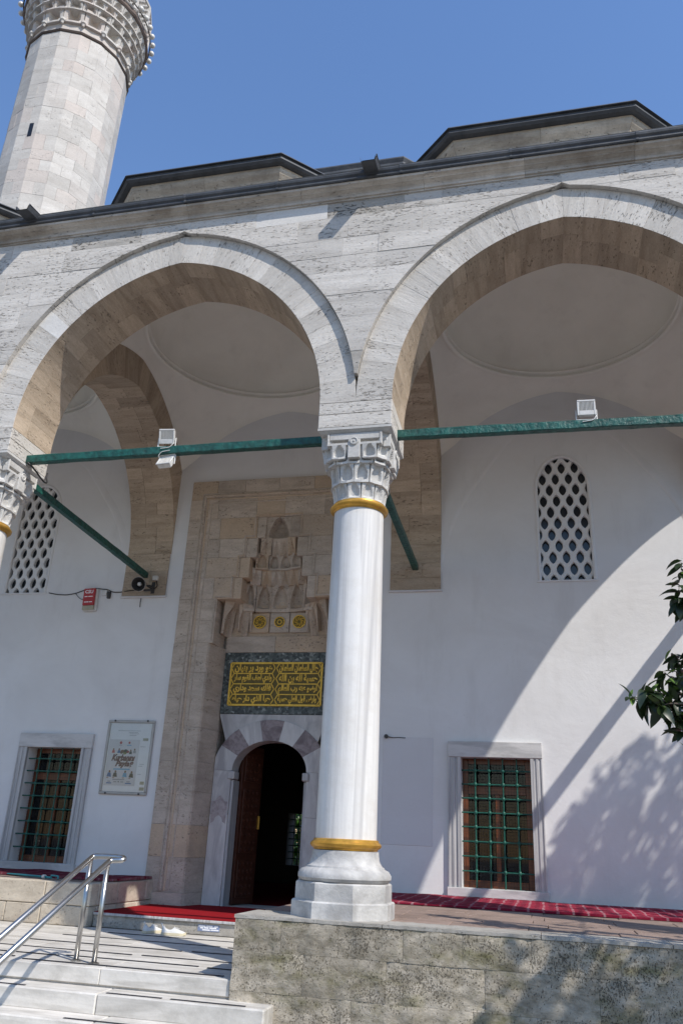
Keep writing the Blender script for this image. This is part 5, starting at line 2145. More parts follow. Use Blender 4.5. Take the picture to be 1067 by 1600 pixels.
pan_me = lattice_mesh('pierced_panel', pan_out, 0.135, 0.17, 0.045, 0.055, 0.06, M_minar, lip=0.006)
for k in range(NS):
    a = 2 * PI * (k + 0.5) / NS + PI / NS
    M_ = Matrix.Translation((MX + 1.56 * math.cos(a), MY + 1.56 * math.sin(a), RZ + 1.62)) @ Matrix.Rotation(a + PI / 2, 4, 'Z')
    mb = MB()
    w = side_l / 2
    for (x0, x1, z0, z1) in ((-w, -w + 0.07, 0, 0.98), (w - 0.07, w, 0, 0.98), (-w + 0.07, w - 0.07, 0, 0.07), (-w + 0.07, w - 0.07, 0.89, 0.98)):
        mb.box(x0, x1, -0.02, 0.08, z0, z1, 0.006)
    fr = mk('balustrade_panel', [M_ @ Vector(p) for p in mb.v], mb.f, M_minar, minaret)
    o = bpy.data.objects.new('pierced_panel', pan_me)
    link(o, fr)
    o.matrix_basis = M_
_bm = bmesh.new()
bmesh.ops.create_uvsphere(_bm, u_segments=12, v_segments=8, radius=0.075)
bulb_me = bpy.data.meshes.new('bulb')
_bm.to_mesh(bulb_me)
_bm.free()
bulb_me.materials.append(M_bulb)
bulb_me.polygons.foreach_set('use_smooth', [True] * len(bulb_me.polygons))
for k in range(40):
    a = 2 * PI * k / 40
    o = put('bulb', bulb_me, minaret, (MX + 1.72 * math.cos(a), MY + 1.72 * math.sin(a), RZ + 1.72))
pts = [(MX + 1.655 * math.cos(2 * PI * k / 72), MY + 1.655 * math.sin(2 * PI * k / 72), RZ + 1.72) for k in range(73)]
v, f = tubegeo(pts, 0.018, 6)
mk('bulb_wire', v, f, M_hornd, minaret)


# ------------------------------------------------------------------ green tie bars
def flat_bar(name, a, b_, w, h, mat, label, group='green iron tie bars'):
    """wrought bar with slightly uneven faces"""
    a = Vector(a); b_ = Vector(b_)
    L = (b_ - a).length
    n = max(6, int(L / 0.12))
    d = (b_ - a).normalized()
    s = d.cross(Vector((0, 0, 1))).normalized()
    u = s.cross(d)
    v = []
    for k in range(n + 1):
        p = a + d * (L * k / n)
        jw = 1 + random.uniform(-0.06, 0.06); jh = 1 + random.uniform(-0.05, 0.05)
        c = 0.008
        for (x, y) in ((-w / 2 * jw, -h / 2 * jh + c), (-w / 2 * jw + c, -h / 2 * jh), (w / 2 * jw - c, -h / 2 * jh), (w / 2 * jw, -h / 2 * jh + c), (w / 2 * jw, h / 2 * jh - c), (w / 2 * jw - c, h / 2 * jh), (-w / 2 * jw + c, h / 2 * jh), (-w / 2 * jw, h / 2 * jh - c)):
            v.append(p + s * x + u * y)
    f = []
    for k in range(n):
        for q in range(8):
            q2 = (q + 1) % 8
            f.append((k * 8 + q, k * 8 + q2, k * 8 + 8 + q2, k * 8 + 8 + q))
    f += [tuple(range(8))[::-1], tuple(range(n * 8, n * 8 + 8))]
    o = mk(name, v, f, mat)
    return tag(o, label, 'tie bar', group)


zb = 4.80
flat_bar('tie_bar', (-4.195, 0, zb), (-0.404, 0, zb - 0.002), 0.09, 0.10, M_green, 'green iron bar with two lamps spanning the left arch')
flat_bar('tie_bar', (0.404, 0, zb + 0.012), (4.195, 0, zb - 0.04), 0.09, 0.10, M_green, 'green iron bar with one lamp spanning the right arch')
flat_bar('tie_bar', (-8.795, 0, zb), (-5.005, 0, zb), 0.09, 0.10, M_green, 'green iron bar spanning the arch beyond the left column')
flat_bar('tie_bar', (-4.6, 0.404, 4.81), (-4.6, D - 0.036, 4.67), 0.09, 0.095, M_green, 'dark green bar running back from the left column to the wall above the loudspeaker')
flat_bar('tie_bar', (0.0, 0.404, 4.81), (0.0, D - 0.036, 4.67), 0.09, 0.095, M_green, 'dark green bar running back behind the central column to the stone pilaster')
flat_bar('tie_bar', (4.6, 0.404, 4.81), (4.6, D - 0.036, 4.67), 0.13, 0.13, M_green, 'green iron bar running back to the wall at the right end')


# ------------------------------------------------------------------ lamps
def floodlight(loc, tilt, label, flip=False, yaw=0.0):
    t = thing('floodlight', label, 'floodlight', loc, 'floodlights on the tie bars')
    R_ = Matrix.Translation(loc) @ Matrix.Rotation(yaw, 4, 'Z')
    Rb = R_ @ Matrix.Translation((0, 0, 0.13)) @ Matrix.Rotation(tilt, 4, 'X')
    if flip:
        R_ = R_ @ Matrix.Rotation(PI, 4, 'Y')
        Rb = R_ @ Matrix.Translation((0, 0, 0.085)) @ Matrix.Rotation(tilt, 4, 'X')
    def bb(M, name, x0, x1, y0, y1, z0, z1, mat, c=0.004, par=t):
        v, f = boxgeo(x0, x1, y0, y1, z0, z1, c)
        return mk(name, [M @ Vector(p) for p in v], f, mat, par)
    hs = bb(Rb, 'housing', -0.085, 0.085, -0.028, 0.03, -0.075, 0.085, M_lampw, 0.006)
    for (x0, x1, z0, z1) in ((-0.094, 0.094, 0.074, 0.094), (-0.094, -0.074, -0.084, 0.073), (0.074, 0.094, -0.084, 0.073), (-0.073, 0.073, -0.084, -0.03)):
        bb(Rb, 'rim', x0, x1, -0.044, -0.0285, z0, z1, M_lampw)
    bb(Rb, 'back_plate', -0.0735, 0.0735, -0.032, -0.0285, -0.029, 0.0735, M_lampb, 0.001)
    for k in range(11):
        x = -0.066 + 0.132 * k / 10
        bb(Rb, 'fin', x - 0.0026, x + 0.0026, -0.042, -0.0322, -0.028, 0.072, M_lampw, 0.0)
    bb(Rb, 'lens', -0.075, 0.075, 0.0302, 0.036, -0.07, 0.075, M_bulb, 0.002)
    for sx in (-1, 1):
        v, f = tubegeo([R_ @ Vector((sx * 0.104, 0, 0.0)), R_ @ Vector((sx * 0.104, 0, 0.12))], 0.008, 6)
        mk('bracket', v, f, M_lampw, t)
    bb(R_, 'bracket_foot', -0.108, 0.108, -0.018, 0.018, -0.006, 0.004, M_lampw, 0.001)
    v, f = tubegeo(smooth_path([Rb @ Vector((0.07, 0, -0.07)), R_ @ Vector((0.10, -0.05, 0.03)), R_ @ Vector((0.06, -0.055, -0.03)), R_ @ Vector((-0.05, -0.05, -0.04))], 0.03, 4), 0.005, 6)
    mk('cord', v, f, M_lampw, t)
    return t


floodlight((-2.365, 0, zb + 0.056), 0.30, 'white floodlight standing on top of the left green bar', yaw=0.12)
floodlight((-2.335, 0, zb - 0.056), 0.55, 'white floodlight hanging beneath the left green bar', flip=True, yaw=-0.1)
floodlight((2.41, 0, zb + 0.045), 0.05, 'beige floodlight standing on the right green bar', yaw=0.05)

# cable loop at the left capital
pts = smooth_path([(-4.15, -0.06, 4.74), (-4.12, 0.05, 4.70), (-4.08, 0.22, 4.60), (-4.10, 0.33, 4.63), (-4.16, 0.36, 4.74), (-4.17, 0.39, 4.80)], 0.1, 5)
v, f = tubegeo(pts, 0.011, 6)
tag(mk('cable_loop', v, f, M_cable, smooth=True), 'black cable loop hanging below the left end of the green bar', 'cable')

# ------------------------------------------------------------------ loudspeaker on the left pilaster
sp = thing('horn_loudspeaker', 'grey horn loudspeaker mounted on the left stone pilaster', 'loudspeaker', (-4.52, D - 0.035, 4.43))
Mh = Matrix.Translation((-4.54, D - 0.30, 4.43)) @ Vector((0.18, -0.93, -0.30)).to_track_quat('Z', 'Y').to_matrix().to_4x4()
# the horn opens along local +z = towards the courtyard
v, f = lathegeo([(0.115, 0.10), (0.12, 0.095), (0.122, 0.085), (0.10, 0.05), (0.075, 0.0), (0.055, -0.06), (0.048, -0.10), (0.001, -0.10)], (0, 0, 0), 28)
shade_smooth_angle(mk('horn', [Mh @ Vector(p) for p in v], f, M_horn, sp), 45)
v, f = lathegeo([(0.115, 0.10), (0.095, 0.055), (0.068, 0.0), (0.05, -0.05), (0.001, -0.055)], (0, 0, 0), 28)
shade_smooth_angle(mk('horn_throat', [Mh @ Vector(p) for p in v], [tuple(reversed(q)) for q in f], M_hornd, sp), 45)
v, f = lathegeo([(0.034, 0.02), (0.034, 0.045), (0.024, 0.06), (0.001, 0.064)], (0, 0, 0), 18)
shade_smooth_angle(mk('reflector', [Mh @ Vector(p) for p in v], f, M_lampw, sp), 45)
v, f = lathegeo([(0.001, -0.19), (0.045, -0.19), (0.06, -0.17), (0.06, -0.1), (0.001, -0.099)], (0, 0, 0), 18)
shade_smooth_angle(mk('driver', [Mh @ Vector(p) for p in v], f, M_hornd, sp), 45)
mb = MB().box(-4.46, -4.40, D - 0.22, D - 0.036, 4.41, 4.44, 0.004).box(-4.46, -4.40, D - 0.05, D - 0.0355, 4.34, 4.54, 0.003).box(-4.50, -4.36, D - 0.24, D - 0.20, 4.33, 4.36, 0.004)
mb.build('bracket', M_hornd, sp)
box('junction_box', -4.44, -4.35, D - 0.10, D - 0.036, 4.56, 4.64, M_lampw, sp, 0.006)
v, f = tubegeo(smooth_path([(-4.42, D - 0.30, 4.40), (-4.35, D - 0.2, 4.36), (-4.33, D - 0.08, 4.45), (-4.38, D - 0.06, 4.56)], 0.06, 4), 0.009, 6)
mk('cord', v, f, M_cable, sp)

# ------------------------------------------------------------------ alarm box and its cable
al = thing('alarm_box', 'red alarm box with white lettering on the shaded wall', 'alarm box', (-5.56, D, 4.1))
Ma = Matrix.Translation((-5.56, D - 0.04, 4.255)) @ Matrix.Rotation(math.radians(-2), 4, 'Y')
def ab(name, x0, x1, y0, y1, z0, z1, mat, c=0.006, par=None):
    v, f = boxgeo(x0, x1, y0, y1, z0, z1, c)
    return mk(name, [Ma @ Vector(p) for p in v], f, mat, par or al)
bd = ab('body', -0.115, 0.125, -0.02, 0.04, -0.20, 0.19, M_lampw, 0.012)
ab('cover', -0.115, 0.10, -0.055, -0.021, -0.105, 0.19, M_redbox, 0.008)
ab('lens_strip', -0.115, 0.10, -0.05, -0.021, -0.185, -0.108, M_cream, 0.008)
place_text('lettering', 'CSU', 0.09, Ma @ Vector((-0.01, -0.0555, 0.13)), M_paper, al, 0.001, width=0.15, height=0.06, offset=0.002)
for (x0, x1, z) in ((-0.085, -0.03, 0.045), (-0.015, 0.065, 0.045), (-0.085, 0.0, -0.05), (0.01, 0.065, -0.05)):
    ab('print', x0, x1, -0.0566, -0.0552, z - 0.007, z + 0.007, M_paper, 0.0)
jb = thing('junction_box', 'small cream junction box with dark socket beside the red alarm', 'junction box', (-5.3, D, 4.38))
box('box', -5.375, -5.285, D - 0.035, D - 0.001, 4.33, 4.425, M_lampw, jb, 0.006)
box('socket', -5.27, -5.21, D - 0.04, D - 0.001, 4.28, 4.40, M_hornd, jb, 0.006)
pts = [(-6.40, 4.405), (-6.25, 4.375), (-6.05, 4.36), (-5.88, 4.385), (-5.72, 4.44), (-5.62, 4.462), (-5.50, 4.465), (-5.40, 4.452), (-5.28, 4.44), (-5.18, 4.39), (-5.05, 4.385), (-4.85, 4.40), (-4.7, 4.405)]
v, f = tubegeo(smooth_path([(x, D - (0.012 if x < -5.0 else 0.05), z) for x, z in pts], 0.05, 3), 0.008, 6)
tag(mk('cable', v, f, M_cable), 'black cable running along the wall from lattice window to loudspeaker', 'cable')
v, f = tubegeo(smooth_path([(-5.88, D - 0.012, 4.38), (-5.80, D - 0.012, 4.30), (-5.74, D - 0.012, 4.27), (-5.66, D - 0.02, 4.30)], 0.04, 3), 0.005, 6)
tag(mk('cable', v, f, M_cable), 'short cable dropping to the red alarm box', 'cable')
v, f = tubegeo([(-4.64, D - 0.01, 4.27), (-4.645, D - 0.01, 4.20), (-4.64, D - 0.01, 4.12)], 0.006, 6)
tag(mk('wire_stub', v, f, M_cable), 'short wire stub hanging under the left pilaster', 'wire')
v, f = lathegeo([(0.001, 0), (0.018, 0.0), (0.03, 0.02), (0.03, 0.05), (0.001, 0.05)], (0, 0, 0), 12)
Tk = Matrix.Translation((-0.40, D - 0.004, 2.085)) @ Matrix.Rotation(PI / 2, 4, 'X')
hk = mk('wall_hook', [Tk @ Vector(p) for p in v], f, M_hornd)
v, f = tubegeo([(-0.40, D - 0.03, 2.085), (-0.30, D - 0.012, 2.07), (-0.22, D - 0.01, 2.075), (-0.12, D - 0.012, 2.07)], 0.006, 6)
mk('hook_wire', v, f, M_hornd, hk)
tag(hk, 'small dark wall hook with a wire right behind the central column', 'hook')

# ------------------------------------------------------------------ notice board
nb = thing('notice_board', 'silver framed glass notice board with a charity poster', 'notice board', (-4.48, D, 1.14))
NX0, NX1, NZ0, NZ1 = -4.885, -4.085, 1.145, 2.26
yb_ = D - 0.035
fw = 0.042
for (x0, x1, z0, z1) in ((NX0, NX1, NZ1 - fw, NZ1), (NX0, NX1, NZ0, NZ0 + fw), (NX0, NX0 + fw, NZ0 + fw + 0.001, NZ1 - fw - 0.001), (NX1 - fw, NX1, NZ0 + fw + 0.001, NZ1 - fw - 0.001)):
    box('frame', x0, x1, yb_, D - 0.001, z0, z1, M_alu, nb, 0.008)
for x in (NX0 + 0.12, NX1 - 0.12):
    for z in (NZ0 + 0.015, NZ1 - 0.01):
        box('clip', x - 0.012, x + 0.012, yb_ - 0.012, yb_ + 0.002, z - 0.012, z + 0.014, M_hornd, nb, 0.002)
box('back_sheet', NX0 + fw, NX1 - fw, D - 0.012, D - 0.002, NZ0 + fw, NZ1 - fw, M_paper, nb)
ln = MB()
for k, (x0, x1, z) in enumerate(((-4.70, -4.32, 2.10), (-4.52, -4.36, 2.075), (-4.50, -4.34, 2.055), (-4.50, -4.38, 2.03), (-4.29, -4.20, 1.86), (-4.27, -4.19, 1.60), (-4.28, -4.21, 1.57), (-4.28, -4.22, 1.45))):
    ln.box(x0, x1, D - 0.0135, D - 0.0121, z - 0.003, z + 0.003)
ln.build('printed_lines', M_inkgy, nb)
for (x0, x1, z0, z1) in ((-4.22, -4.15, 1.30, 1.345), (-4.22, -4.14, 1.215, 1.26), (-4.26, -4.17, 1.95, 1.99)):
    box('tape', x0, x1, D - 0.0145, D - 0.0125, z0, z1, M_cream, nb)
PXa, PXb, PZa, PZb = -4.825, -4.305, 1.275, 1.965
poster = box('poster', PXa, PXb, D - 0.018, D - 0.0146, PZa, PZb, M_poster, nb)
poster['label'] = 'printed poster with script title and small figures'
yp = D - 0.0185
pcx = (PXa + PXb) / 2
place_text('title', 'Kurbanını', 0.1, (pcx + 0.015, yp, 1.69), M_inkr, poster, 0.0004, width=0.40, height=0.105, shear=0.35, offset=0.006)
place_text('title', 'Paylaş', 0.1, (pcx + 0.045, yp, 1.59), M_inkr, poster, 0.0004, width=0.31, height=0.115, shear=0.35, offset=0.006)
box('subtitle_bar', pcx - 0.13, pcx + 0.15, yp - 0.0004, yp + 0.0004, 1.508, 1.528, M_inkc, poster)


def flat(pts, mat, name='print'):
    n = len(pts)
    v = [(p[0], yp - 0.0006, p[1]) for p in pts] + [(p[0], yp + 0.0004, p[1]) for p in pts]
    f = [tuple(range(n)), tuple(range(2 * n - 1, n - 1, -1))] + [(k, n + k, n + (k + 1) % n, (k + 1) % n) for k in range(n)]
    return mk(name, v, f, mat, poster)


def disc(x, z, r, mat, rz=None, name='print'):
    rz = rz or r
    return flat([(x + r * math.cos(a * PI / 6), z + rz * math.sin(a * PI / 6)) for a in range(12)], mat, name)


disc(pcx - 0.06, 1.915, 0.022, M_inkred)
disc(pcx + 0.085, 1.917, 0.018, M_inkred)
box('print', pcx - 0.085, pcx - 0.035, yp - 0.0004, yp + 0.0004, 1.872, 1.880, M_inkgy, poster)
box('print', pcx + 0.045, pcx + 0.125, yp - 0.0004, yp + 0.0004, 1.872, 1.884, M_inkc, poster)
for (x, z, mt) in ((-0.17, 1.79, M_inkred), (-0.075, 1.79, M_inkb), (0.125, 1.775, M_inkk), (0.19, 1.79, M_inkgy)):
    flat([(pcx + x - 0.026, z - 0.03), (pcx + x + 0.026, z - 0.03), (pcx + x + 0.02, z + 0.012), (pcx + x - 0.016, z + 0.012)], mt)
    disc(pcx + x, z + 0.026, 0.013, M_inkbr, 0.015)
for (x, z, r, mt) in ((-0.015, 1.785, 0.035, M_inkbr), (0.04, 1.79, 0.038, M_inkk), (0.075, 1.78, 0.028, M_inkred), (0.03, 1.76, 0.03, M_inkgr), (-0.03, 1.765, 0.024, M_inkbr)):
    disc(pcx + x, z, r, mt, r * 0.7)
for (x, z, mt) in ((-0.19, 1.445, M_inkb), (-0.09, 1.445, M_inkk), (0.075, 1.445, M_inkc), (0.185, 1.44, M_inkk)):
    flat([(pcx + x - 0.038, z - 0.04), (pcx + x + 0.04, z - 0.045), (pcx + x + 0.026, z + 0.018), (pcx + x - 0.022, z + 0.02)], mt)
    disc(pcx + x + 0.004, z + 0.036, 0.016, M_inkbr, 0.019)
    disc(pcx + x - 0.02, z - 0.055, 0.02, M_skin, 0.008)
for (x0, x1, z, mt) in ((-0.22, -0.13, 1.31, M_inkb), (0.10, 0.20, 1.31, M_inkb), (-0.10, -0.045, 1.33, M_inkgy), (0.02, 0.07, 1.33, M_inkgy), (-0.12, 0.08, 1.365, M_inkgy), (-0.20, -0.15, 1.335, M_inkgy), (0.12, 0.18, 1.335, M_inkgy)):
    box('print', pcx + x0, pcx + x1, yp - 0.0004, yp + 0.0004, z - 0.008, z + 0.008, mt, poster)
disc(pcx - 0.015, 1.332, 0.010, M_inkk)
box('glass', NX0 + fw - 0.004, NX1 - fw + 0.004, yb_ + 0.006, yb_ + 0.009, NZ0 + fw - 0.004, NZ1 - fw + 0.004, glass_mat('notice_glass', (0.985, 0.985, 0.985)), nb)


# ------------------------------------------------------------------ carpets
def rug(name, x0, x1, y0, y1, z, mat, label, th=0.014, wav=0.006, seed=1):
    from mathutils import noise as mn
    nx = max(8, int((x1 - x0) / 0.12)); ny = max(4, int((y1 - y0) / 0.15))
    v = []; f = []
    for j in range(ny + 1):
        for i in range(nx + 1):
            x = x0 + (x1 - x0) * i / nx; y = y0 + (y1 - y0) * j / ny
            e = wav * 2.2 * mn.noise(Vector((x * 1.7, y * 1.7, seed)))
            yy = y + (0.03 * mn.noise(Vector((x * 1.1, seed, 0))) if j == 0 else 0)
            v.append((x, yy, z + th + max(-th * 0.6, e)))
    for j in range(ny):
        for i in range(nx):
            a = j * (nx + 1) + i
            f.append((a, a + 1, a + nx + 2, a + nx + 1))
    n = len(v)
    ring = [i for i in range(nx + 1)] + [j * (nx + 1) + nx for j in range(1, ny + 1)] + [ny * (nx + 1) + i for i in range(nx - 1, -1, -1)] + [j * (nx + 1) for j in range(ny - 1, 0, -1)]
    for k in ring:
        v.append((v[k][0], v[k][1], z + 0.001))
    m = len(ring)
    for k in range(m):
        f.append((ring[(k + 1) % m], ring[k], n + k, n + (k + 1) % m))
    o = mk(name, v, f, mat)
    return tag(o, label, 'rug')


rug('plaid_rug', -0.5, 5.3, 2.2, D - 0.08, 0.0, M_rug, 'long red plaid rug along the wall under the right window', 0.022, 0.008, 3)
rug('dark_red_rug', -9.2, -3.80, 2.95, D - 0.08, 0.0, M_rugl, 'dark red patterned rug on the platform under the left window', 0.03, 0.01, 9)
rc = rug('red_carpet', QX1 + 0.01, PX0 - 0.008, 2.485, 4.60, RC, M_redc, 'plain bright red carpet on the step before the doorway', 0.006, 0.002, 5)
rc['category'] = 'carpet'
# teal folding stick on the left platform edge
st = thing('teal_pole', 'thin teal pole lying on the edge of the left platform', 'pole', (-4.9, 2.7, 0))
v, f = tubegeo([(-5.55, 3.02, 0.016), (-5.0, 2.80, 0.02), (-4.50, 2.60, 0.02)], [0.008, 0.014, 0.014], 8)
mk('pole', v, f, M_teal, st)
v, f = tubegeo(smooth_path([(-4.52, 2.62, 0.045), (-4.38, 2.56, 0.045), (-4.37, 2.54, 0.01)], 0.02, 3), 0.011, 8)
mk('hook', v, f, M_teal, st)
v, f = tubegeo([(-4.66, 2.655, 0.024), (-4.62, 2.645, 0.024)], 0.026, 10)
mk('clip', v, f, M_lampw, st)

# ------------------------------------------------------------------ handrail
hr = thing('handrail', 'shiny steel double handrail rising beside the marble steps', 'handrail', (-2.32, -0.2, LAND))
sl_ = 0.457
xa, xb = -2.44, -2.215
za_, zb2 = 0.385, 0.36
ya, yb3 = -0.17, -0.25
path = [(xa, ya - 2.9, za_ - 2.9 * sl_), (xa, ya, za_), (xa + 0.18, ya - 0.01, za_ + 0.005), (-2.10, -0.19, za_), (-2.10, -0.23, za_ - 0.02), (xb, yb3, zb2), (xb, yb3 - 2.8, zb2 - 2.8 * sl_)]
v, f = tubegeo(smooth_path(path, 0.045, 6), 0.0255, 14)
mk('rail', v, f, M_steel, hr, smooth=True)
for (x, y, zt) in ((xa, ya - 0.04, za_ - 0.03), (xb, yb3 - 0.04, zb2 - 0.03)):
    v, f = tubegeo([(x, y, LAND), (x, y, zt)], 0.0235, 14)
    mk('post', v, f, M_steel, hr, smooth=True)
    v, f = lathegeo([(0.05, 0.0), (0.05, 0.008), (0.03, 0.014), (0.024, 0.016)], (x, y, LAND), 16)
    mk('foot_plate', v, f, M_steel, hr)
for (x, y0_, z0_) in ((xa, ya, za_), (xb, yb3, zb2)):
    yy = y0_ - 2.3
    v, f = tubegeo([(x, yy, GROUND), (x, yy, z0_ - 2.3 * sl_ - 0.03)], 0.0235, 12)
    mk('post', v, f, M_steel, hr, smooth=True)


# ------------------------------------------------------------------ shoes and sticker
def sneaker(loc, rz, label):
    t = thing('sneaker', label, 'sneaker', loc, 'pair of white sneakers before the step')
    M_ = Matrix.Translation(loc) @ Matrix.Rotation(rz, 4, 'Z')
    # stations along the length (x = heel to toe): half width, top height, centre shift
    stn = [(0.0, 0.026, 0.085), (0.02, 0.034, 0.10), (0.06, 0.037, 0.085), (0.10, 0.037, 0.078), (0.14, 0.041, 0.085), (0.18, 0.047, 0.07), (0.22, 0.049, 0.055), (0.255, 0.042, 0.045), (0.28, 0.026, 0.036), (0.288, 0.010, 0.03)]
    nseg = 12
    v = []; f = []
    for (x, hw, ht) in stn:
        for k in range(nseg):
            a = PI * k / (nseg - 1)
            y = hw * math.cos(a)
            z = 0.024 + (ht - 0.024) * math.sin(a) ** 0.75
            if 0.02 < x < 0.135 and abs(a - PI / 2) < 1.0:
                z -= 0.045 * (1 - abs(a - PI / 2) / 1.0) ** 0.5   # foot opening
            v.append((x, y, z))
    for i in range(len(stn) - 1):
        for k in range(nseg - 1):
            a = i * nseg + k
            f.append((a, a + nseg, a + nseg + 1, a + 1))
    f.append(tuple(range(nseg)))
    f.append(tuple((len(stn) - 1) * nseg + k for k in range(nseg))[::-1])
    mk('upper', [M_ @ Vector(p) for p in v], f, M_shoe, t, smooth=True)
    v = []; f = []
    for (x, hw, ht) in stn:
        for (sx, z) in ((-1, 0.0), (-1, 0.028), (1, 0.028), (1, 0.0)):
            v.append((x - 0.004 if x == 0 else x + (0.004 if x > 0.27 else 0), sx * (hw + 0.006), z + (0.008 if x > 0.26 else 0)))
    for i in range(len(stn) - 1):
        for k in range(4):
            a = i * 4 + k; b_ = i * 4 + (k + 1) % 4
            f.append((a, b_, b_ + 4, a + 4))
    f += [(3, 2, 1, 0), tuple(len(v) - 4 + k for k in range(4))]
    mk('sole', [M_ @ Vector(p) for p in v], f, M_sole, t)
    v, f = boxgeo(0.025, 0.12, -0.02, 0.02, 0.03, 0.052, 0.008)
    mk('lining', [M_ @ Vector(p) for p in v], f, M_insole, t)
    v, f = tubegeo(smooth_path([M_ @ Vector((0.004, 0.012, 0.085)), M_ @ Vector((-0.012, 0.006, 0.125)), M_ @ Vector((-0.012, -0.006, 0.125)), M_ @ Vector((0.004, -0.012, 0.085))], 0.02, 3), 0.005, 6)
    mk('heel_loop', v, f, M_shoe, t)
    for k in range(4):
        x = 0.145 + 0.018 * k
        v, f = tubegeo([M_ @ Vector((x, -0.022, 0.083 - 0.25 * (x - 0.145))), M_ @ Vector((x + 0.004, 0, 0.09 - 0.28 * (x - 0.145))), M_ @ Vector((x, 0.022, 0.083 - 0.25 * (x - 0.145)))], 0.004, 6)
        mk('lace', v, f, M_shoe, t)
    return t


sneaker((-2.70, 2.22, LAND + 0.002), math.radians(12), 'white sneaker lying with its toe towards the column')
sneaker((-2.92, 2.20, LAND + 0.002), math.radians(72), 'white sneaker with its heel towards the steps, left one of the pair')
sk = thing('step_sticker', 'blue and white printed sticker on the riser beside the sneakers', 'sticker', (-2.2, 2.498, LAND + 0.08))
box('sheet', -2.36, -2.08, 2.4965, 2.4992, LAND + 0.045, LAND + 0.115, simple('sticker_blue', (0.22, 0.27, 0.42), 0.5, var=0.2, nscale=20), sk)
mb = MB()
for (x0, x1, z) in ((-2.35, -2.26, 0.10), (-2.25, -2.17, 0.102), (-2.15, -2.10, 0.10), (-2.33, -2.29, 0.08), (-2.28, -2.22, 0.082), (-2.30, -2.20, 0.06), (-2.19, -2.09, 0.062), (-2.21, -2.12, 0.083)):
    mb.box(x0, x1, 2.4952, 2.4964, LAND + z - 0.007, LAND + z + 0.007)
mb.build('print', M_paper, sk)

# ------------------------------------------------------------------ loquat tree at the right
tree = thing('loquat_tree', 'dark green loquat tree whose leafy branches reach in from the right', 'tree', (5.9, -1.9, GROUND))


def leaf_mesh(name, L, w, droop, mat, fold=0.25):
    v = []; f = []
    n = 5
    for k in range(n + 1):
        t = k / n
        hw = w * math.sin(PI * min(1, t ** 0.8 * 0.98 + 0.02)) ** 0.8
        x = L * t * (1 - 0.15 * droop * t)
        z = -droop * L * t * t * 0.6
        v += [(x, -hw, z + hw * fold), (x, 0, z), (x, hw, z + hw * fold)]
    for k in range(n):
        a = k * 3
        f += [(a, a + 1, a + 4, a + 3), (a + 1, a + 2, a + 5, a + 4)]
    me = bpy.data.meshes.new(name)
    me.from_pydata(v, [], f)
    me.materials.append(mat)
    me.polygons.foreach_set('use_smooth', [True] * len(me.polygons))
    return me


leafs = [leaf_mesh('leaf', L, w, d, M_leaf) for (L, w, d) in ((0.16, 0.030, 0.35), (0.185, 0.036, 0.6), (0.13, 0.026, 0.2), (0.175, 0.034, 0.9))]
leafy = [leaf_mesh('leaf', L, w, d, M_leafn) for (L, w, d) in ((0.10, 0.017, 0.1), (0.13, 0.021, 0.3))]
rt = random.Random(21)


def leaf_mats(p, axis, cnt, spread=1.0, along=0.14):
    """matrices of a whorl of leaves about the tip p of a twig that points along axis"""
    out = []
    axis = Vector(axis).normalized()
    q = Vector((0, 0, 1)).rotation_difference(axis)
    for k in range(cnt):
        az = k * 2.4 + rt.uniform(-0.3, 0.3)
        el = rt.uniform(-0.75, 0.6) * spread
        off = rt.uniform(-along, 0.02)
        d = Vector((math.cos(az) * math.cos(el), math.sin(az) * math.cos(el), math.sin(el)))
        d = (q @ d)
        d.z -= 0.25
        d.normalize()
        x = d
        y = Vector((0, 0, 1)).cross(x)
        if y.length < 0.1:
            y = Vector((1, 0, 0))
        y.normalize()
        roll = rt.uniform(-0.6, 0.6)
        z = x.cross(y)
        y2 = y * math.cos(roll) + z * math.sin(roll)
        z2 = x.cross(y2)
        M_ = Matrix((x, y2, z2)).transposed().to_4x4()
        M_.translation = Vector(p) + axis * off
        s = rt.uniform(0.8, 1.2)
        out.append(M_ @ Matrix.Scale(s, 4))
    return out


TR = Vector((5.9, -1.9, GROUND))
fork = Vector((5.75, -1.8, 1.6))
trunk_pts = [TR, TR + Vector((0.03, 0.02, 0.9)), TR + Vector((-0.08, 0.05, 1.8)), fork]
v, f = tubegeo(trunk_pts, [0.17, 0.14, 0.125, 0.11], 12)
mk('trunk', v, f, M_bark, tree, smooth=True)
# twigs seen in the picture: (tip, direction, leaves)
seen = [((2.56, -0.66, 1.84), (-0.9, 0, 0.2), 9), ((2.70, -0.68, 1.82), (-0.4, 0.1, 0.1), 12), ((2.82, -0.70, 2.05), (-0.5, 0, 0.5), 10), ((2.90, -0.72, 1.55), (-0.2, 0, -0.5), 11), ((2.97, -0.62, 2.72), (-0.6, 0, 0.5), 13), ((3.09, -0.7, 2.55), (-0.2, 0, 0.4), 9),
        ((2.64, -0.72, 1.90), (-0.8, 0, 0.45), 12), ((2.76, -0.80, 1.76), (-0.6, -0.1, -0.2), 11), ((2.86, -0.7, 1.92), (-0.3, 0.1, 0.5), 11), ((2.93, -0.66, 2.20), (-0.4, 0, 0.7), 12),
        ((2.95, -0.8, 1.66), (-0.3, 0, -0.4), 11), ((2.96, -0.75, 2.02), (-0.2, 0.1, 0.4), 12), ((2.84, -0.62, 1.70), (-0.5, 0.2, -0.3), 10), ((3.04, -0.7, 1.80), (0, 0, 0.2), 11), ((3.05, -0.72, 2.30), (0.0, 0, 0.7), 10),
        ((3.10, -0.75, 1.55), (0.1, 0, -0.3), 10), ((3.02, -0.66, 2.82), (0.1, 0, 0.7), 8), ((3.06, -0.66, 3.02), (0.1, 0, 0.7), 8)]
hub = Vector((4.0, -1.1, 1.7))
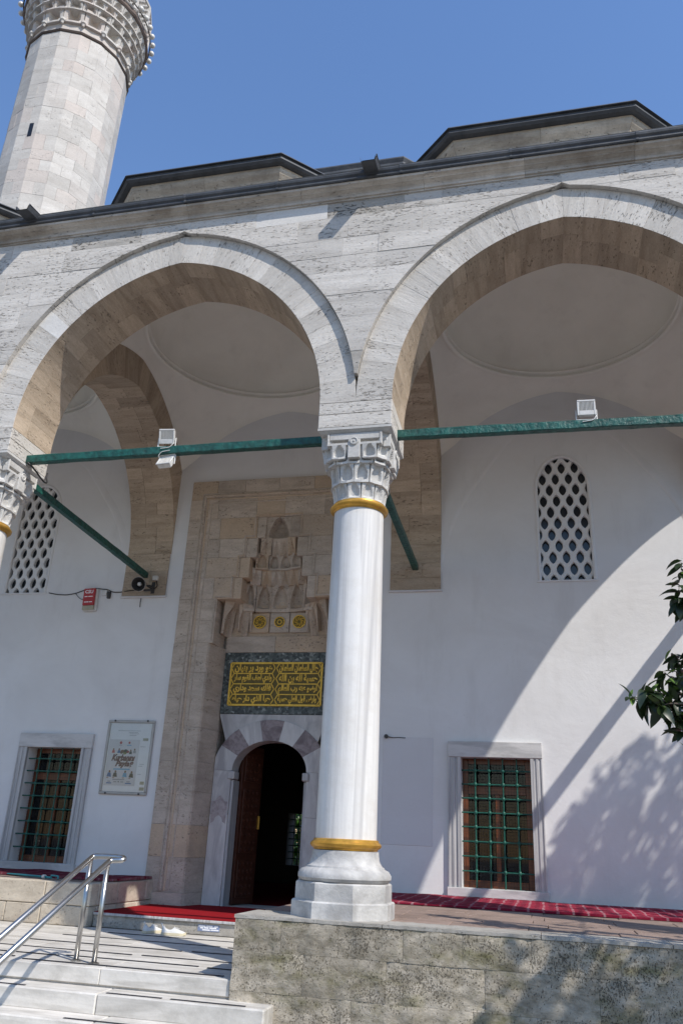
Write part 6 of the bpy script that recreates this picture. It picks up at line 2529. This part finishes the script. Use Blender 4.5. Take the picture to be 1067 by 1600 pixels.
hub2 = Vector((4.1, -1.0, 2.5))
for (a, b_, r0, r1) in ((fork, hub, 0.08, 0.045), (fork, hub2, 0.07, 0.04)):
    mid = (a + b_) / 2 + Vector((0, 0, 0.15))
    v, f = tubegeo([a, mid, b_], [r0, (r0 + r1) / 2, r1], 9)
    mk('limb', v, f, M_bark, tree, smooth=True)
nleaf = 0
for (p, ax, cnt) in seen:
    p = Vector(p)
    h_ = hub if p.z < 2.1 else hub2
    mid = (p + h_) / 2 + Vector((0, 0, rt.uniform(-0.1, 0.1)))
    v, f = tubegeo([h_, mid, p - Vector(ax).normalized() * 0.06, p], [0.02, 0.012, 0.008, 0.005], 6)
    mk('twig', v, f, M_bark, tree, smooth=True)
    for M_ in leaf_mats(p, ax, cnt + 3):
        o = bpy.data.objects.new('leaf', rt.choice(leafs))
        link(o, tree)
        o.matrix_basis = M_
    for M_ in leaf_mats(p + Vector(ax).normalized() * 0.05, ax, 3, 0.3):
        M2 = M_.copy()
        o = bpy.data.objects.new('leaf', rt.choice(leafy))
        link(o, tree)
        o.matrix_basis = M2
# the rest of the crown
SA, SB = 1.42, 1.80


def upper_line(x):
    pts = [(1.6, 0.0), (1.75, 0.45), (1.98, 1.05), (2.6, 1.95), (3.0, 2.25), (4.2, 3.0), (6, 3.4)]
    if x < pts[0][0]:
        return -1
    for (xa, za), (xb, zb_) in zip(pts, pts[1:]):
        if xa <= x <= xb:
            return za + (zb_ - za) * (x - xa) / (xb - xa)
    return 3.2


def shade_ok(p):
    t = D - p.y
    xw, zw = p.x - SA * t, p.z - SB * t
    if zw > 0:
        return zw < upper_line(xw) - 0.10
    t0 = p.z / SB
    xf, yf = p.x - SA * t0, p.y + t0
    if yf > -0.5:
        return xf > 1.15 + max(0, 1.2 - yf) * 0.25
    if p.y < -0.5:
        t1 = -0.5 - p.y
        xq, zq = p.x - SA * t1, p.z - SB * t1
        if zq < 0:
            return xq > 1.45 + zq * 0.45
    return True


ml = MB()
base_leaf = []
for me in leafs:
    base_leaf.append(([v_.co.copy() for v_ in me.vertices], [tuple(pp.vertices) for pp in me.polygons]))
rosettes = []
tries = 0
while len(rosettes) < 170 and tries < 90000:
    tries += 1
    p = Vector((rt.uniform(3.3, 9.0), rt.uniform(-4.1, 3.7), rt.uniform(0.9, 7.3)))
    e = ((p.x - 6.1) / 2.9) ** 2 + ((p.y + 0.2) / 3.9) ** 2 + ((p.z - 4.0) / 3.3) ** 2
    if e > 1 or (e < 0.25 and rt.random() < 0.6):
        continue
    if p.y > -0.75 and p.x < 5.45:
        continue
    if p.x < 3.32 + max(0, p.y + 0.6) * 0.2:
        continue
    if not shade_ok(p) or not shade_ok(p + Vector((-0.2, 0, 0.15))):
        continue
    rosettes.append(p)
def try_add(p):
    if p.y > -0.75 and p.x < 5.45:
        return
    if p.x < 3.32 + max(0, p.y + 0.6) * 0.2:
        return
    if shade_ok(p):
        rosettes.append(p)


for _ in range(150):       # lobe beside the open end of the portico
    t = rt.uniform(2.3, 2.9)
    xw = rt.uniform(1.7, 4.6)
    zw = rt.uniform(0.0, max(0.1, upper_line(xw) - 0.1))
    try_add(Vector((xw + SA * t, D - t, zw + SB * t)))
for _ in range(60):       # lobe over the forecourt
    t = rt.uniform(1.4, 3.3)
    xw = rt.uniform(1.0, 4.6)
    zw = rt.uniform(-1.05, 0.0)
    try_add(Vector((xw + SA * t, -0.5 - t, zw + SB * t)))
hubs = [Vector((5.0, -2.6, 3.0)), Vector((6.6, -0.6, 3.8)), Vector((6.2, 1.2, 4.2)), Vector((7.0, -2.2, 3.6)), Vector((5.6, -1.0, 4.4)), Vector((6.3, 0.4, 2.6))]
for h_ in hubs:
    mid = (fork + h_) / 2 + Vector((0.1, 0.0, 0.2))
    v, f = tubegeo([fork, mid, h_], [0.085, 0.06, 0.035], 8)
    mk('limb', v, f, M_bark, tree, smooth=True)
mt_ = MB()
for p in rosettes:
    h_ = min(hubs + [hub, hub2], key=lambda q: (q - p).length)
    mt_.tube([h_, (h_ + p) / 2 + Vector((0, 0, 0.05)), p], [0.014, 0.01, 0.005], 5, False)
    ax = (p - Vector((6.0, -0.6, 3.0))).normalized()
    for M_ in leaf_mats(p, ax, 9, 1.0, 0.42):
        vs, fs = rt.choice(base_leaf)
        ml.add([M_ @ q for q in vs], fs)
mt_.build('twigs', M_bark, tree)
fo = ml.build('foliage', M_leaf, tree, True)
fo['kind'] = 'stuff'

# shrubs behind the mosque, seen through the far window of the prayer hall
for q, (bx_, by_, r) in enumerate(((-5.1, 16.2, 1.5), (-7.4, 20.6, 1.9), (-5.6, 20.9, 1.9))):
    sh = thing('garden_shrub', ('green shrub glimpsed through the grille beyond the doorway', 'green shrub behind the mosque, left one of the two farther ones', 'green shrub behind the mosque, right one of the two farther ones')[q], 'shrub', (bx_, by_, GROUND), 'shrubs behind the mosque')
    mb = MB()
    mw = MB()
    for k in range(620):
        a = rt.uniform(0, 2 * PI); zz_ = rt.uniform(0, 1)
        rr = r * math.sqrt(rt.uniform(0.2, 1)) * (0.6 + 0.5 * math.sin(PI * zz_))
        p = Vector((bx_ + rr * math.cos(a), by_ + rr * math.sin(a), GROUND + 0.2 + 3.6 * zz_))
        for M_ in leaf_mats(p, (math.cos(a), math.sin(a), 0.4), 5):
            vs, fs = base_leaf[k % 4]
            mb.add([M_ @ (w_ * 1.5) for w_ in vs], fs)
    for k in range(6):
        a = k * PI / 3
        mw.tube([(bx_, by_, GROUND), (bx_ + 0.3 * math.cos(a), by_ + 0.3 * math.sin(a), GROUND + 1.2), (bx_ + 0.9 * math.cos(a), by_ + 0.9 * math.sin(a), GROUND + 2.6)], [0.05, 0.035, 0.015], 6)
    mb.build('foliage', M_bush, sh, True)['kind'] = 'stuff'
    mw.build('stem', M_bark, sh, True)
